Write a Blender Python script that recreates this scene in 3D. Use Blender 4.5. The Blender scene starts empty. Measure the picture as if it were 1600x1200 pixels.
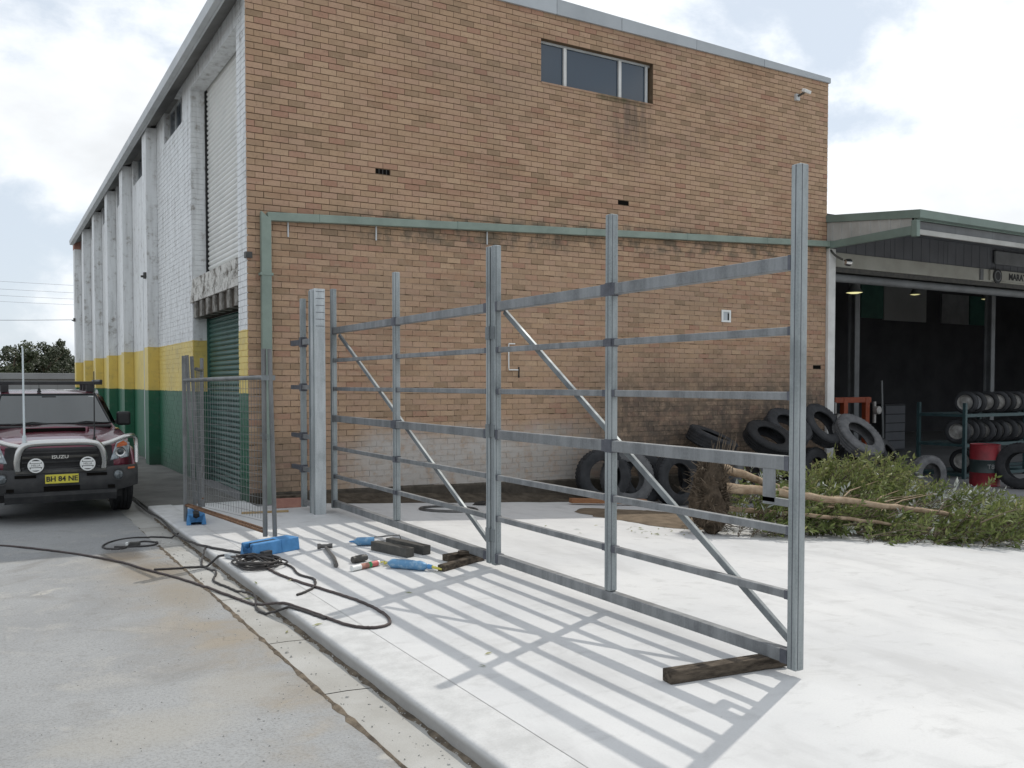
import bpy, bmesh, math, random
from mathutils import Vector, Matrix, Quaternion
R = math.radians
rnd = random.Random(11)
scene = bpy.context.scene
col = scene.collection

# ------------------------------------------------------------------ camera
cam_d = bpy.data.cameras.new('camera')
cam = bpy.data.objects.new('camera', cam_d)
col.objects.link(cam)
cam.location = (-3.146, -12.322, 1.63)
cam.rotation_euler = (R(90 - 1.8), 0, R(-30.7224))
cam_d.sensor_width = 36
cam_d.lens = 31.5
cam_d.shift_y = 0.02687
cam_d.clip_end = 600
cam_d.clip_start = 0.05
scene.camera = cam

# ------------------------------------------------------------------ world, sun, exposure
SUN = Vector((1.761, 0.843, 2.82)).normalized()
sun_el = math.asin(SUN.z)
sun_az = math.atan2(SUN.x, SUN.y)
world = bpy.data.worlds.new('World')
scene.world = world
world.use_nodes = True
wn = world.node_tree
wn.nodes.clear()


def N(nt, t, **kw):
    n = nt.nodes.new(t)
    for k, v in kw.items():
        if k == 'inp':
            for kk, vv in v.items():
                n.inputs[kk].default_value = vv
        else:
            setattr(n, k, v)
    return n


def build_sky():
    L = wn.links.new

    def mth(op, a, b=None, c=None):
        n = wn.nodes.new('ShaderNodeMath')
        n.operation = op
        for i, v in enumerate((a, b, c)):
            if v is None:
                continue
            if isinstance(v, (int, float)):
                n.inputs[i].default_value = v
            else:
                L(v, n.inputs[i])
        return n.outputs[0]

    out = N(wn, 'ShaderNodeOutputWorld')
    bg = N(wn, 'ShaderNodeBackground', inp={'Strength': 0.1})
    sky = N(wn, 'ShaderNodeTexSky', sky_type='NISHITA', sun_disc=False)
    sky.sun_elevation = sun_el
    sky.sun_rotation = sun_az
    sky.air_density = 1.0
    sky.dust_density = 1.2
    tc = N(wn, 'ShaderNodeTexCoord')
    D = tc.outputs['Generated']

    def noise(scale, loc, stretch, detail=9.0, rough=0.55, dist=0.2):
        mp = N(wn, 'ShaderNodeMapping')
        mp.inputs['Scale'].default_value = stretch
        mp.inputs['Location'].default_value = loc
        L(D, mp.inputs[0])
        n = N(wn, 'ShaderNodeTexNoise', inp={'Scale': scale, 'Detail': detail, 'Roughness': rough, 'Distortion': dist})
        L(mp.outputs[0], n.inputs['Vector'])
        return n.outputs['Fac']
    big = noise(1.25, SKY_LOC, (1.9, 1.9, 3.2))
    fine = noise(6.0, (0.3, 2.2, 1.0), (1.9, 1.9, 3.0), 8.0, 0.62, 0.1)
    dot = N(wn, 'ShaderNodeVectorMath', operation='DOT_PRODUCT')
    L(D, dot.inputs[0])
    dot.inputs[1].default_value = (SUN.x, SUN.y, 0.25)
    sunside = mth('MAXIMUM', dot.outputs['Value'], 0.0)
    dens = mth('ADD', mth('MULTIPLY_ADD', fine, 0.20, big), mth('MULTIPLY', sunside, 0.155))
    cover = N(wn, 'ShaderNodeMapRange', interpolation_type='SMOOTHSTEP', inp={'From Min': 0.555, 'From Max': 0.68})
    L(dens, cover.inputs['Value'])
    thick = N(wn, 'ShaderNodeMapRange', interpolation_type='SMOOTHSTEP', inp={'From Min': 0.60, 'From Max': 0.80, 'To Min': 8.9, 'To Max': 7.0})
    L(mth('MULTIPLY_ADD', fine, -0.12, mth('ADD', dens, 0.06)), thick.inputs['Value'])
    lit = mth('MULTIPLY', thick.outputs[0], mth('MULTIPLY_ADD', sunside, 0.35, 1.0))
    ccol = N(wn, 'ShaderNodeCombineXYZ')
    L(mth('MULTIPLY', lit, 0.965), ccol.inputs[0])
    L(mth('MULTIPLY', lit, 0.995), ccol.inputs[1])
    L(mth('MULTIPLY', lit, 1.025), ccol.inputs[2])
    # thin high haze whitens the blue
    hz = N(wn, 'ShaderNodeMix', data_type='RGBA', inp={'Factor': 0.8})
    hz.inputs[7].default_value = (6.8, 7.5, 8.3, 1)
    L(sky.outputs[0], hz.inputs[6])
    mx = N(wn, 'ShaderNodeMix', data_type='RGBA')
    L(cover.outputs[0], mx.inputs[0])
    L(hz.outputs[2], mx.inputs[6])
    L(ccol.outputs[0], mx.inputs[7])
    L(mx.outputs[2], bg.inputs[0])
    L(bg.outputs[0], out.inputs[0])


SKY_LOC = (11.0, 3.0, 0.7)
build_sky()
sun_d = bpy.data.lights.new('sun', 'SUN')
sun_d.energy = 2.1
sun_d.angle = R(0.53)
sun_d.color = (1.0, 0.955, 0.88)
sun = bpy.data.objects.new('sun', sun_d)
col.objects.link(sun)
sun.rotation_euler = SUN.to_track_quat('Z', 'Y').to_euler()
sun.location = SUN * 60
scene.view_settings.view_transform = 'Standard'
scene.view_settings.look = 'None'
scene.view_settings.gamma = 1
scene.view_settings.use_curve_mapping = False
scene.view_settings.exposure = 0.18


# ------------------------------------------------------------------ materials
def principled(name, color=(0.5, 0.5, 0.5), rough=0.7, metal=0.0, spec=0.5):
    m = bpy.data.materials.new(name)
    m.use_nodes = True
    b = m.node_tree.nodes['Principled BSDF']
    b.inputs['Base Color'].default_value = (*color, 1)
    b.inputs['Roughness'].default_value = rough
    b.inputs['Metallic'].default_value = metal
    b.inputs['Specular IOR Level'].default_value = spec
    return m, m.node_tree, b


def noise_mat(name, c1, c2, scale=6.0, rough=0.7, metal=0.0, bump=0.0, detail=6.0, spec=0.4, lo=0.35, hi=0.65,
              coords='Object', stretch=(1, 1, 1), bump_scale=None, rough2=None, objvar=0.0):
    m, nt, b = principled(name, c1, rough, metal, spec)
    L = nt.links.new
    tc = N(nt, 'ShaderNodeTexCoord')
    src = tc.outputs['Object']
    if coords == 'World':
        geo = N(nt, 'ShaderNodeNewGeometry')
        src = geo.outputs['Position']
    mp = N(nt, 'ShaderNodeMapping')
    mp.inputs['Scale'].default_value = stretch
    L(src, mp.inputs[0])
    n = N(nt, 'ShaderNodeTexNoise', inp={'Scale': scale, 'Detail': detail, 'Roughness': 0.6})
    L(mp.outputs[0], n.inputs['Vector'])
    mr = N(nt, 'ShaderNodeMapRange', inp={'From Min': lo, 'From Max': hi})
    L(n.outputs['Fac'], mr.inputs['Value'])
    mx = N(nt, 'ShaderNodeMix', data_type='RGBA')
    mx.inputs[6].default_value = (*c1, 1)
    mx.inputs[7].default_value = (*c2, 1)
    L(mr.outputs[0], mx.inputs[0])
    last = mx.outputs[2]
    if objvar:
        oi = N(nt, 'ShaderNodeObjectInfo')
        v = N(nt, 'ShaderNodeMapRange', inp={'To Min': 1 - objvar, 'To Max': 1 + objvar})
        L(oi.outputs['Random'], v.inputs['Value'])
        hs = N(nt, 'ShaderNodeHueSaturation')
        L(last, hs.inputs['Color'])
        L(v.outputs[0], hs.inputs['Value'])
        last = hs.outputs[0]
    L(last, b.inputs['Base Color'])
    if rough2 is not None:
        rr = N(nt, 'ShaderNodeMapRange', inp={'To Min': rough, 'To Max': rough2})
        L(n.outputs['Fac'], rr.inputs['Value'])
        L(rr.outputs[0], b.inputs['Roughness'])
    if bump:
        n2 = N(nt, 'ShaderNodeTexNoise', inp={'Scale': bump_scale or scale * 6, 'Detail': 8.0, 'Roughness': 0.65})
        L(mp.outputs[0], n2.inputs['Vector'])
        bp = N(nt, 'ShaderNodeBump', inp={'Strength': bump, 'Distance': 0.01})
        L(n2.outputs['Fac'], bp.inputs['Height'])
        L(bp.outputs[0], b.inputs['Normal'])
    return m


def math_node(nt, op, a, b=None, c=None, clamp=False):
    n = nt.nodes.new('ShaderNodeMath')
    n.operation = op
    n.use_clamp = clamp
    for i, v in enumerate((a, b, c)):
        if v is None:
            continue
        if isinstance(v, (int, float)):
            n.inputs[i].default_value = v
        else:
            nt.links.new(v, n.inputs[i])
    return n.outputs[0]


def maprange(nt, v, a, b, c=0.0, d=1.0, smooth=True):
    n = nt.nodes.new('ShaderNodeMapRange')
    n.interpolation_type = 'SMOOTHSTEP' if smooth else 'LINEAR'
    n.inputs['From Min'].default_value = a
    n.inputs['From Max'].default_value = b
    n.inputs['To Min'].default_value = c
    n.inputs['To Max'].default_value = d
    nt.links.new(v, n.inputs['Value'])
    return n.outputs[0]


def tex_noise(nt, vec, scale, detail=6.0, rough=0.6, stretch=None, dist=0.0):
    if stretch:
        mp = nt.nodes.new('ShaderNodeMapping')
        mp.inputs['Scale'].default_value = stretch
        nt.links.new(vec, mp.inputs[0])
        vec = mp.outputs[0]
    n = nt.nodes.new('ShaderNodeTexNoise')
    n.inputs['Scale'].default_value = scale
    n.inputs['Detail'].default_value = detail
    n.inputs['Roughness'].default_value = rough
    n.inputs['Distortion'].default_value = dist
    nt.links.new(vec, n.inputs['Vector'])
    return n.outputs['Fac']


def mixc(nt, fac, a, b):
    n = nt.nodes.new('ShaderNodeMix')
    n.data_type = 'RGBA'
    for i, v in ((0, fac), (6, a), (7, b)):
        if isinstance(v, (int, float)):
            n.inputs[i].default_value = v
        elif isinstance(v, tuple):
            n.inputs[i].default_value = (*v, 1)
        else:
            nt.links.new(v, n.inputs[i])
    return n.outputs[2]


def ramp_node(nt, fac, stops):
    n = nt.nodes.new('ShaderNodeValToRGB')
    el = n.color_ramp.elements
    el[0].position, el[0].color = stops[0][0], (*stops[0][1], 1)
    el[1].position, el[1].color = stops[-1][0], (*stops[-1][1], 1)
    for p, c in stops[1:-1]:
        e = el.new(p)
        e.color = (*c, 1)
    nt.links.new(fac, n.inputs[0])
    return n.outputs[0]


def bump_node(nt, b, h, strength=0.3, dist=0.01):
    bp = nt.nodes.new('ShaderNodeBump')
    bp.inputs['Strength'].default_value = strength
    bp.inputs['Distance'].default_value = dist
    nt.links.new(h, bp.inputs['Height'])
    nt.links.new(bp.outputs[0], b.inputs['Normal'])


def wall_stains(nt, color, pos, mortar=False):
    """dirt and whitewash that lies on the brick front, by world position"""
    sep = nt.nodes.new('ShaderNodeSeparateXYZ')
    nt.links.new(pos, sep.inputs[0])
    X, Y, Z = sep.outputs
    big = tex_noise(nt, pos, 0.9, 5.0, 0.6)
    med = tex_noise(nt, pos, 3.5, 6.0, 0.65)
    # grey whitewash / efflorescence on the lowest metre, X 1.2 .. 6
    h = math_node(nt, 'MULTIPLY_ADD', big, 0.9, 0.42)
    low = maprange(nt, math_node(nt, 'SUBTRACT', Z, h), -0.25, 0.22, 1.0, 0.0)
    xl = maprange(nt, X, 0.9, 1.9)
    xr = maprange(nt, X, 5.2, 6.8, 1.0, 0.0)
    f = math_node(nt, 'MULTIPLY', math_node(nt, 'MULTIPLY', low, xl), xr)
    f = math_node(nt, 'MULTIPLY', f, maprange(nt, med, 0.3, 0.52, 0.45, 0.95))
    color = mixc(nt, f, color, (0.47, 0.445, 0.415))
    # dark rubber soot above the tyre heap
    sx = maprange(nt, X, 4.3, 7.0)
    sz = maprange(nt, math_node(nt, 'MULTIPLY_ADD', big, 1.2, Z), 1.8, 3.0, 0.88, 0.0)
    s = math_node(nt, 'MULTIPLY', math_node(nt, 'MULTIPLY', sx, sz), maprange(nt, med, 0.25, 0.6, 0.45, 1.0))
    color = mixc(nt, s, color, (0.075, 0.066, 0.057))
    # thin soot also over the low left part
    s2 = maprange(nt, Z, 0.2, 1.25, 0.55, 0.0)
    s2 = math_node(nt, 'MULTIPLY', s2, maprange(nt, X, 0.4, 1.5, 1.0, 0.0))
    color = mixc(nt, s2, color, (0.10, 0.095, 0.085))
    # run-off streak under the high window
    wx = math_node(nt, 'MULTIPLY', maprange(nt, X, 5.9, 6.45), maprange(nt, X, 6.7, 7.15, 1.0, 0.0))
    wz = math_node(nt, 'MULTIPLY', maprange(nt, Z, 4.9, 6.3), maprange(nt, Z, 6.5, 6.56, 1.0, 0.0))
    st = tex_noise(nt, pos, 2.0, 5.0, 0.6, stretch=(5, 1, 0.5))
    w = math_node(nt, 'MULTIPLY', math_node(nt, 'MULTIPLY', wx, wz), maprange(nt, st, 0.36, 0.62, 0.1, 0.62))
    color = mixc(nt, w, color, (0.09, 0.075, 0.065))
    # moss line right under the sill
    sl = math_node(nt, 'MULTIPLY', maprange(nt, X, 5.0, 6.2), maprange(nt, X, 6.9, 7.1, 1.0, 0.0))
    sl = math_node(nt, 'MULTIPLY', sl, math_node(nt, 'MULTIPLY', maprange(nt, Z, 6.36, 6.45), maprange(nt, Z, 6.52, 6.56, 1.0, 0.0)))
    color = mixc(nt, math_node(nt, 'MULTIPLY', sl, maprange(nt, med, 0.35, 0.6, 0.1, 0.8)), color, (0.08, 0.085, 0.045))
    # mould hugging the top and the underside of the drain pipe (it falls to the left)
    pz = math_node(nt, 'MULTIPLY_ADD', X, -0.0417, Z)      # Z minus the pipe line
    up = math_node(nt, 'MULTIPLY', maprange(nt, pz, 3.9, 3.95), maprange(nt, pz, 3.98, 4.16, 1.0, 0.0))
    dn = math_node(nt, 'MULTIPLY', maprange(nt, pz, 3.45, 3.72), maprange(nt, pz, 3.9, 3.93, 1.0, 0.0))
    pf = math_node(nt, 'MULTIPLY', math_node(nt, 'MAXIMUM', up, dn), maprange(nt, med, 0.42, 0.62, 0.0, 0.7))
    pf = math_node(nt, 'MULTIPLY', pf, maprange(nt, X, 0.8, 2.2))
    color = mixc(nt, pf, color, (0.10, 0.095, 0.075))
    # weather bands over the whole wall
    wb = tex_noise(nt, pos, 0.55, 4.0, 0.55, stretch=(0.6, 1, 1.6))
    color = mixc(nt, maprange(nt, wb, 0.45, 0.72, 0.0, 0.28), color, (0.17, 0.14, 0.11))
    color = mixc(nt, maprange(nt, wb, 0.5, 0.28, 0.0, 0.22), color, (0.42, 0.30, 0.20))
    return color, X, Z, med


def make_brick_mat():
    m, nt, b = principled('face_brick', rough=0.85, spec=0.25)
    oi = nt.nodes.new('ShaderNodeObjectInfo')
    at = nt.nodes.new('ShaderNodeAttribute')
    at.attribute_name = 'tone'
    geo = nt.nodes.new('ShaderNodeNewGeometry')
    pos = geo.outputs['Position']
    t = math_node(nt, 'FRACT', math_node(nt, 'ADD', oi.outputs['Random'], at.outputs['Fac']))
    c = ramp_node(nt, t, [(0.0, (0.312, 0.215, 0.136)), (0.16, (0.407, 0.275, 0.178)), (0.36, (0.457, 0.307, 0.196)),
                          (0.55, (0.482, 0.324, 0.219)), (0.74, (0.445, 0.288, 0.201)), (0.86, (0.509, 0.355, 0.231)),
                          (0.94, (0.423, 0.252, 0.175)), (1.0, (0.380, 0.214, 0.147))])
    blot = tex_noise(nt, pos, 19.0, 4.0, 0.6)
    c = mixc(nt, maprange(nt, blot, 0.52, 0.74, 0.0, 0.40), c, (0.47, 0.345, 0.23))
    c = mixc(nt, maprange(nt, blot, 0.46, 0.26, 0.0, 0.45), c, (0.22, 0.145, 0.092))
    patch = tex_noise(nt, pos, 0.8, 3.0, 0.5, stretch=(0.5, 1, 1.4))
    row = tex_noise(nt, pos, 2.6, 3.0, 0.6, stretch=(0.35, 1, 3.0))
    c = mixc(nt, math_node(nt, 'MULTIPLY', maprange(nt, patch, 0.42, 0.62), maprange(nt, row, 0.45, 0.62, 0.0, 0.62)), c, (0.35, 0.20, 0.13))
    g = tex_noise(nt, pos, 55.0, 5.0, 0.7)
    c = mixc(nt, maprange(nt, g, 0.35, 0.7, 0.0, 0.22), c, (0.22, 0.15, 0.10))
    c, X, Z, med = wall_stains(nt, c, pos)
    # mortar smeared over the rough-laid lower bricks
    sm = maprange(nt, tex_noise(nt, pos, 6.0, 7.0, 0.7), 0.48, 0.66, 0.0, 0.62)
    lowz = maprange(nt, Z, 3.2, 4.0, 1.0, 0.0)
    c = mixc(nt, math_node(nt, 'MULTIPLY', sm, lowz), c, (0.37, 0.265, 0.185))
    nt.links.new(c, b.inputs['Base Color'])
    bump_node(nt, b, g, 0.35, 0.004)
    return m


def make_mortar_mat():
    m, nt, b = principled('brick_mortar', rough=0.95, spec=0.1)
    geo = nt.nodes.new('ShaderNodeNewGeometry')
    pos = geo.outputs['Position']
    n = tex_noise(nt, pos, 14.0, 6.0, 0.7)
    c = mixc(nt, maprange(nt, n, 0.3, 0.7), (0.115, 0.079, 0.050), (0.165, 0.118, 0.078))
    sep = nt.nodes.new('ShaderNodeSeparateXYZ')
    nt.links.new(pos, sep.inputs[0])
    lowz = maprange(nt, math_node(nt, 'MULTIPLY_ADD', n, 1.2, sep.outputs[2]), 3.9, 4.5, 0.85, 0.0)
    gap = tex_noise(nt, pos, 5.0, 5.0, 0.65, stretch=(1, 1, 2.0))
    flush = mixc(nt, maprange(nt, gap, 0.40, 0.50), (0.10, 0.07, 0.045), (0.33, 0.245, 0.175))
    c = mixc(nt, lowz, c, flush)
    c, _, _, _ = wall_stains(nt, c, pos)
    nt.links.new(c, b.inputs['Base Color'])
    bump_node(nt, b, n, 0.5, 0.006)
    return m


def make_paint_mat():
    """white over yellow over green masonry paint, flaking"""
    m, nt, b = principled('banded_wall_paint', rough=0.48, spec=0.45)
    geo = nt.nodes.new('ShaderNodeNewGeometry')
    pos = geo.outputs['Position']
    sep = nt.nodes.new('ShaderNodeSeparateXYZ')
    nt.links.new(pos, sep.inputs[0])
    Z = sep.outputs[2]
    wob = tex_noise(nt, pos, 7.0, 3.0, 0.5)
    zz = math_node(nt, 'MULTIPLY_ADD', wob, 0.03, Z)
    n1 = tex_noise(nt, pos, 1.3, 6.0, 0.65)
    n2 = tex_noise(nt, pos, 7.0, 7.0, 0.7)
    streak = tex_noise(nt, pos, 2.2, 6.0, 0.65, stretch=(3, 3, 0.35))
    white = mixc(nt, maprange(nt, streak, 0.4, 0.72, 0.0, 0.75), (0.76, 0.775, 0.775), (0.50, 0.505, 0.50))
    white = mixc(nt, math_node(nt, 'MULTIPLY', maprange(nt, n2, 0.52, 0.68, 0.0, 0.75), maprange(nt, streak, 0.45, 0.6, 0.15, 1.0)), white, (0.30, 0.265, 0.225))
    yellow = mixc(nt, maprange(nt, n1, 0.35, 0.7), (0.74, 0.57, 0.15), (0.63, 0.49, 0.15))
    green = mixc(nt, maprange(nt, n1, 0.35, 0.7), (0.018, 0.115, 0.062), (0.030, 0.14, 0.080))
    c = mixc(nt, maprange(nt, zz, 1.503, 1.512), green, yellow)
    c = mixc(nt, maprange(nt, zz, 2.375, 2.385), c, white)
    dirt = math_node(nt, 'MULTIPLY', maprange(nt, n2, 0.5, 0.75, 0.0, 0.5), maprange(nt, n1, 0.4, 0.6))
    c = mixc(nt, dirt, c, (0.16, 0.145, 0.12))
    damp = maprange(nt, math_node(nt, 'MULTIPLY_ADD', n1, 0.5, Z), 0.1, 0.75, 0.6, 0.0)
    c = mixc(nt, damp, c, (0.05, 0.06, 0.05))
    nt.links.new(c, b.inputs['Base Color'])
    bump_node(nt, b, n2, 0.25, 0.006)
    return m


def make_lintel_mat():
    m, nt, b = principled('mouldy_render', rough=0.9, spec=0.2)
    geo = nt.nodes.new('ShaderNodeNewGeometry')
    pos = geo.outputs['Position']
    sep = nt.nodes.new('ShaderNodeSeparateXYZ')
    nt.links.new(pos, sep.inputs[0])
    s = tex_noise(nt, pos, 5.0, 8.0, 0.72, stretch=(1.2, 1.0, 0.9), dist=0.4)
    n = tex_noise(nt, pos, 16.0, 6.0, 0.7)
    c = mixc(nt, maprange(nt, s, 0.46, 0.62), (0.66, 0.65, 0.61), (0.15, 0.135, 0.115))
    c = mixc(nt, maprange(nt, n, 0.5, 0.7, 0, 0.6), c, (0.22, 0.19, 0.15))
    nt.links.new(c, b.inputs['Base Color'])
    bump_node(nt, b, n, 0.6, 0.01)
    return m


def make_galv(name, base=(0.345, 0.375, 0.38), dark=(0.21, 0.235, 0.24), metal=0.45, rough=0.5):
    m, nt, b = principled(name, base, rough, metal, 0.5)
    tc = nt.nodes.new('ShaderNodeTexCoord')
    oi = nt.nodes.new('ShaderNodeObjectInfo')
    geo = nt.nodes.new('ShaderNodeNewGeometry')
    pos = geo.outputs['Position']
    vo = nt.nodes.new('ShaderNodeTexVoronoi')
    vo.inputs['Scale'].default_value = 70.0
    nt.links.new(pos, vo.inputs['Vector'])
    st = tex_noise(nt, pos, 9.0, 6.0, 0.65, stretch=(1, 1, 0.12))
    bl = tex_noise(nt, pos, 2.6, 6.0, 0.6)
    c = mixc(nt, maprange(nt, st, 0.35, 0.68), base, dark)
    c = mixc(nt, maprange(nt, vo.outputs['Distance'], 0.0, 0.9, 0.0, 0.25), c, tuple(min(1, x * 1.25) for x in base))
    c = mixc(nt, maprange(nt, bl, 0.5, 0.72, 0.0, 0.5), c, tuple(x * 0.72 for x in dark))
    nt.links.new(c, b.inputs['Base Color'])
    rg = maprange(nt, bl, 0.3, 0.7, rough - 0.10, rough + 0.16)
    nt.links.new(rg, b.inputs['Roughness'])
    bump_node(nt, b, st, 0.08, 0.003)
    return m


def make_slab_mat():
    m, nt, b = principled('fresh_concrete', rough=0.75, spec=0.3)
    geo = nt.nodes.new('ShaderNodeNewGeometry')
    pos = geo.outputs['Position']
    big = tex_noise(nt, pos, 0.5, 5.0, 0.6)
    tro = tex_noise(nt, pos, 2.0, 7.0, 0.62, stretch=(1.0, 0.35, 1), dist=0.3)
    tr2 = tex_noise(nt, pos, 5.5, 6.0, 0.65, stretch=(0.6, 1.2, 1), dist=0.4)
    fine = tex_noise(nt, pos, 90.0, 4.0, 0.7)
    spots = tex_noise(nt, pos, 13.0, 4.0, 0.6)
    c = mixc(nt, maprange(nt, big, 0.3, 0.7), (0.62, 0.62, 0.615), (0.53, 0.535, 0.54))
    c = mixc(nt, maprange(nt, tro, 0.46, 0.70, 0.0, 0.6), c, (0.43, 0.43, 0.43))
    c = mixc(nt, maprange(nt, tr2, 0.52, 0.72, 0.0, 0.55), c, (0.42, 0.42, 0.415))
    c = mixc(nt, maprange(nt, tr2, 0.42, 0.25, 0.0, 0.35), c, (0.66, 0.66, 0.655))
    c = mixc(nt, maprange(nt, fine, 0.4, 0.75, 0.0, 0.22), c, (0.42, 0.41, 0.40))
    c = mixc(nt, maprange(nt, spots, 0.69, 0.76, 0.0, 0.5), c, (0.30, 0.28, 0.25))
    nt.links.new(c, b.inputs['Base Color'])
    bump_node(nt, b, fine, 0.12, 0.003)
    return m


def make_road_mat():
    m, nt, b = principled('worn_drive', rough=0.9, spec=0.2)
    geo = nt.nodes.new('ShaderNodeNewGeometry')
    pos = geo.outputs['Position']
    sep = nt.nodes.new('ShaderNodeSeparateXYZ')
    nt.links.new(pos, sep.inputs[0])
    big = tex_noise(nt, pos, 0.55, 6.0, 0.6)
    med = tex_noise(nt, pos, 2.2, 7.0, 0.65, dist=0.5)
    fine = tex_noise(nt, pos, 60.0, 5.0, 0.75)
    agg = tex_noise(nt, pos, 160.0, 2.0, 0.5)
    c = mixc(nt, maprange(nt, big, 0.32, 0.68), (0.332, 0.338, 0.340), (0.262, 0.267, 0.271))
    c = mixc(nt, maprange(nt, med, 0.5, 0.72, 0.0, 0.55), c, (0.41, 0.40, 0.375))
    c = mixc(nt, maprange(nt, fine, 0.42, 0.72, 0.0, 0.6), c, (0.16, 0.155, 0.147))
    mid = tex_noise(nt, pos, 9.0, 8.0, 0.75, dist=0.6)
    c = mixc(nt, maprange(nt, mid, 0.52, 0.72, 0.0, 0.45), c, (0.185, 0.18, 0.17))
    c = mixc(nt, maprange(nt, mid, 0.44, 0.28, 0.0, 0.4), c, (0.43, 0.42, 0.40))
    c = mixc(nt, maprange(nt, agg, 0.62, 0.75, 0.0, 0.4), c, (0.42, 0.40, 0.37))
    # tan silt washed against the gutter strip
    px = maprange(nt, sep.outputs[0], -2.5, -1.65)
    px = math_node(nt, 'MULTIPLY', px, maprange(nt, sep.outputs[1], -1.9, -3.0))
    silt = math_node(nt, 'MULTIPLY', px, maprange(nt, math_node(nt, 'MULTIPLY_ADD', med, 0.6, big), 0.68, 0.98))
    c = mixc(nt, math_node(nt, 'MULTIPLY', silt, 0.75), c, (0.29, 0.245, 0.185))
    blot = tex_noise(nt, pos, 0.95, 5.0, 0.65, dist=0.8)
    c = mixc(nt, maprange(nt, blot, 0.56, 0.72, 0.0, 0.5), c, (0.19, 0.18, 0.165))
    pale = tex_noise(nt, pos, 1.7, 4.0, 0.5, stretch=(1, 1, 1), dist=0.4)
    c = mixc(nt, maprange(nt, pale, 0.69, 0.74, 0.0, 0.6), c, (0.46, 0.44, 0.40))
    # two scuffed brown patches and a darker mark by the cords
    for (x0, y0, rx, ry, tone, amt) in ((-1.95, -2.75, .30, .42, (0.155, 0.125, 0.09), .85), (-1.78, -3.55, .42, .60, (0.235, 0.195, 0.145), .75), (-1.72, -4.7, .30, .75, (0.255, 0.22, 0.17), .6),
                                        (-1.9, -2.35, .22, .5, (0.12, 0.115, 0.11), .6), (-2.45, -7.6, .6, .35, (0.36, 0.335, 0.285), .4), (-1.9, -7.2, .35, .4, (0.37, 0.345, 0.30), .4)):
        dx = math_node(nt, 'MULTIPLY', math_node(nt, 'SUBTRACT', sep.outputs[0], x0), 1 / rx)
        dy = math_node(nt, 'MULTIPLY', math_node(nt, 'SUBTRACT', sep.outputs[1], y0), 1 / ry)
        rr = math_node(nt, 'ADD', math_node(nt, 'MULTIPLY', dx, dx), math_node(nt, 'MULTIPLY', dy, dy))
        mk = maprange(nt, math_node(nt, 'MULTIPLY_ADD', med, 2.2, rr), 1.0, 2.1, amt, 0.0)
        c = mixc(nt, mk, c, tone)
    # hair cracks
    vo = nt.nodes.new('ShaderNodeTexVoronoi')
    vo.feature = 'DISTANCE_TO_EDGE'
    vo.inputs['Scale'].default_value = 0.42
    wob = nt.nodes.new('ShaderNodeVectorMath')
    wob.operation = 'ADD'
    nz = nt.nodes.new('ShaderNodeTexNoise')
    nz.inputs['Scale'].default_value = 3.0
    nz.inputs['Detail'].default_value = 6.0
    nt.links.new(pos, nz.inputs['Vector'])
    sc = nt.nodes.new('ShaderNodeVectorMath')
    sc.operation = 'SCALE'
    sc.inputs['Scale'].default_value = 0.9
    nt.links.new(nz.outputs['Color'], sc.inputs[0])
    nt.links.new(pos, wob.inputs[0])
    nt.links.new(sc.outputs[0], wob.inputs[1])
    nt.links.new(wob.outputs[0], vo.inputs['Vector'])
    cr = math_node(nt, 'MULTIPLY', maprange(nt, vo.outputs['Distance'], 0.0, 0.004, 0.45, 0.0), maprange(nt, big, 0.48, 0.62))
    c = mixc(nt, cr, c, (0.07, 0.065, 0.055))
    nt.links.new(c, b.inputs['Base Color'])
    hh = math_node(nt, 'MULTIPLY_ADD', fine, 0.6, agg)
    bump_node(nt, b, hh, 0.45, 0.006)
    return m


def make_kerb_mat():
    m, nt, b = principled('kerb_concrete', rough=0.85, spec=0.25)
    geo = nt.nodes.new('ShaderNodeNewGeometry')
    pos = geo.outputs['Position']
    sep = nt.nodes.new('ShaderNodeSeparateXYZ')
    nt.links.new(pos, sep.inputs[0])
    n = tex_noise(nt, pos, 5.0, 7.0, 0.65)
    fine = tex_noise(nt, pos, 80.0, 4.0, 0.7)
    c = mixc(nt, maprange(nt, n, 0.35, 0.68), (0.58, 0.58, 0.575), (0.47, 0.47, 0.465))
    c = mixc(nt, maprange(nt, fine, 0.45, 0.75, 0.0, 0.25), c, (0.38, 0.37, 0.35))
    face_shade = maprange(nt, math_node(nt, 'MULTIPLY_ADD', n, 0.03, sep.outputs[2]), -0.03, 0.004, 0.65, 0.0)  # shade of the kerb face, painted into the colour below the nosing
    c = mixc(nt, face_shade, c, (0.19, 0.18, 0.165))
    nt.links.new(c, b.inputs['Base Color'])
    bump_node(nt, b, fine, 0.3, 0.005)
    return m


M = {}
M['brick'] = make_brick_mat()
M['mortar'] = make_mortar_mat()
M['paint'] = make_paint_mat()
M['render'] = make_lintel_mat()
M['soldier'] = noise_mat('grimy_soldier_brick', (0.36, 0.35, 0.32), (0.13, 0.12, 0.105), 9, 0.9, 0, 0.5, 7, 0.2, coords='World', bump_scale=40)
M['galv'] = make_galv('galvanised_steel')
M['galv_rail'] = make_galv('galvanised_rail', (0.25, 0.26, 0.266), (0.15, 0.158, 0.165), 0.4, 0.5)
M['galv_new'] = make_galv('new_galvanised_plate', (0.52, 0.55, 0.56), (0.36, 0.39, 0.40), 0.4, 0.45)
M['galv_dark'] = make_galv('weathered_galvanised_tube', (0.20, 0.205, 0.205), (0.125, 0.13, 0.13), 0.35, 0.55)
M['galv_bright'] = make_galv('bright_galvanised_tube', (0.215, 0.235, 0.24), (0.15, 0.165, 0.175), 0.4, 0.55)
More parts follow.
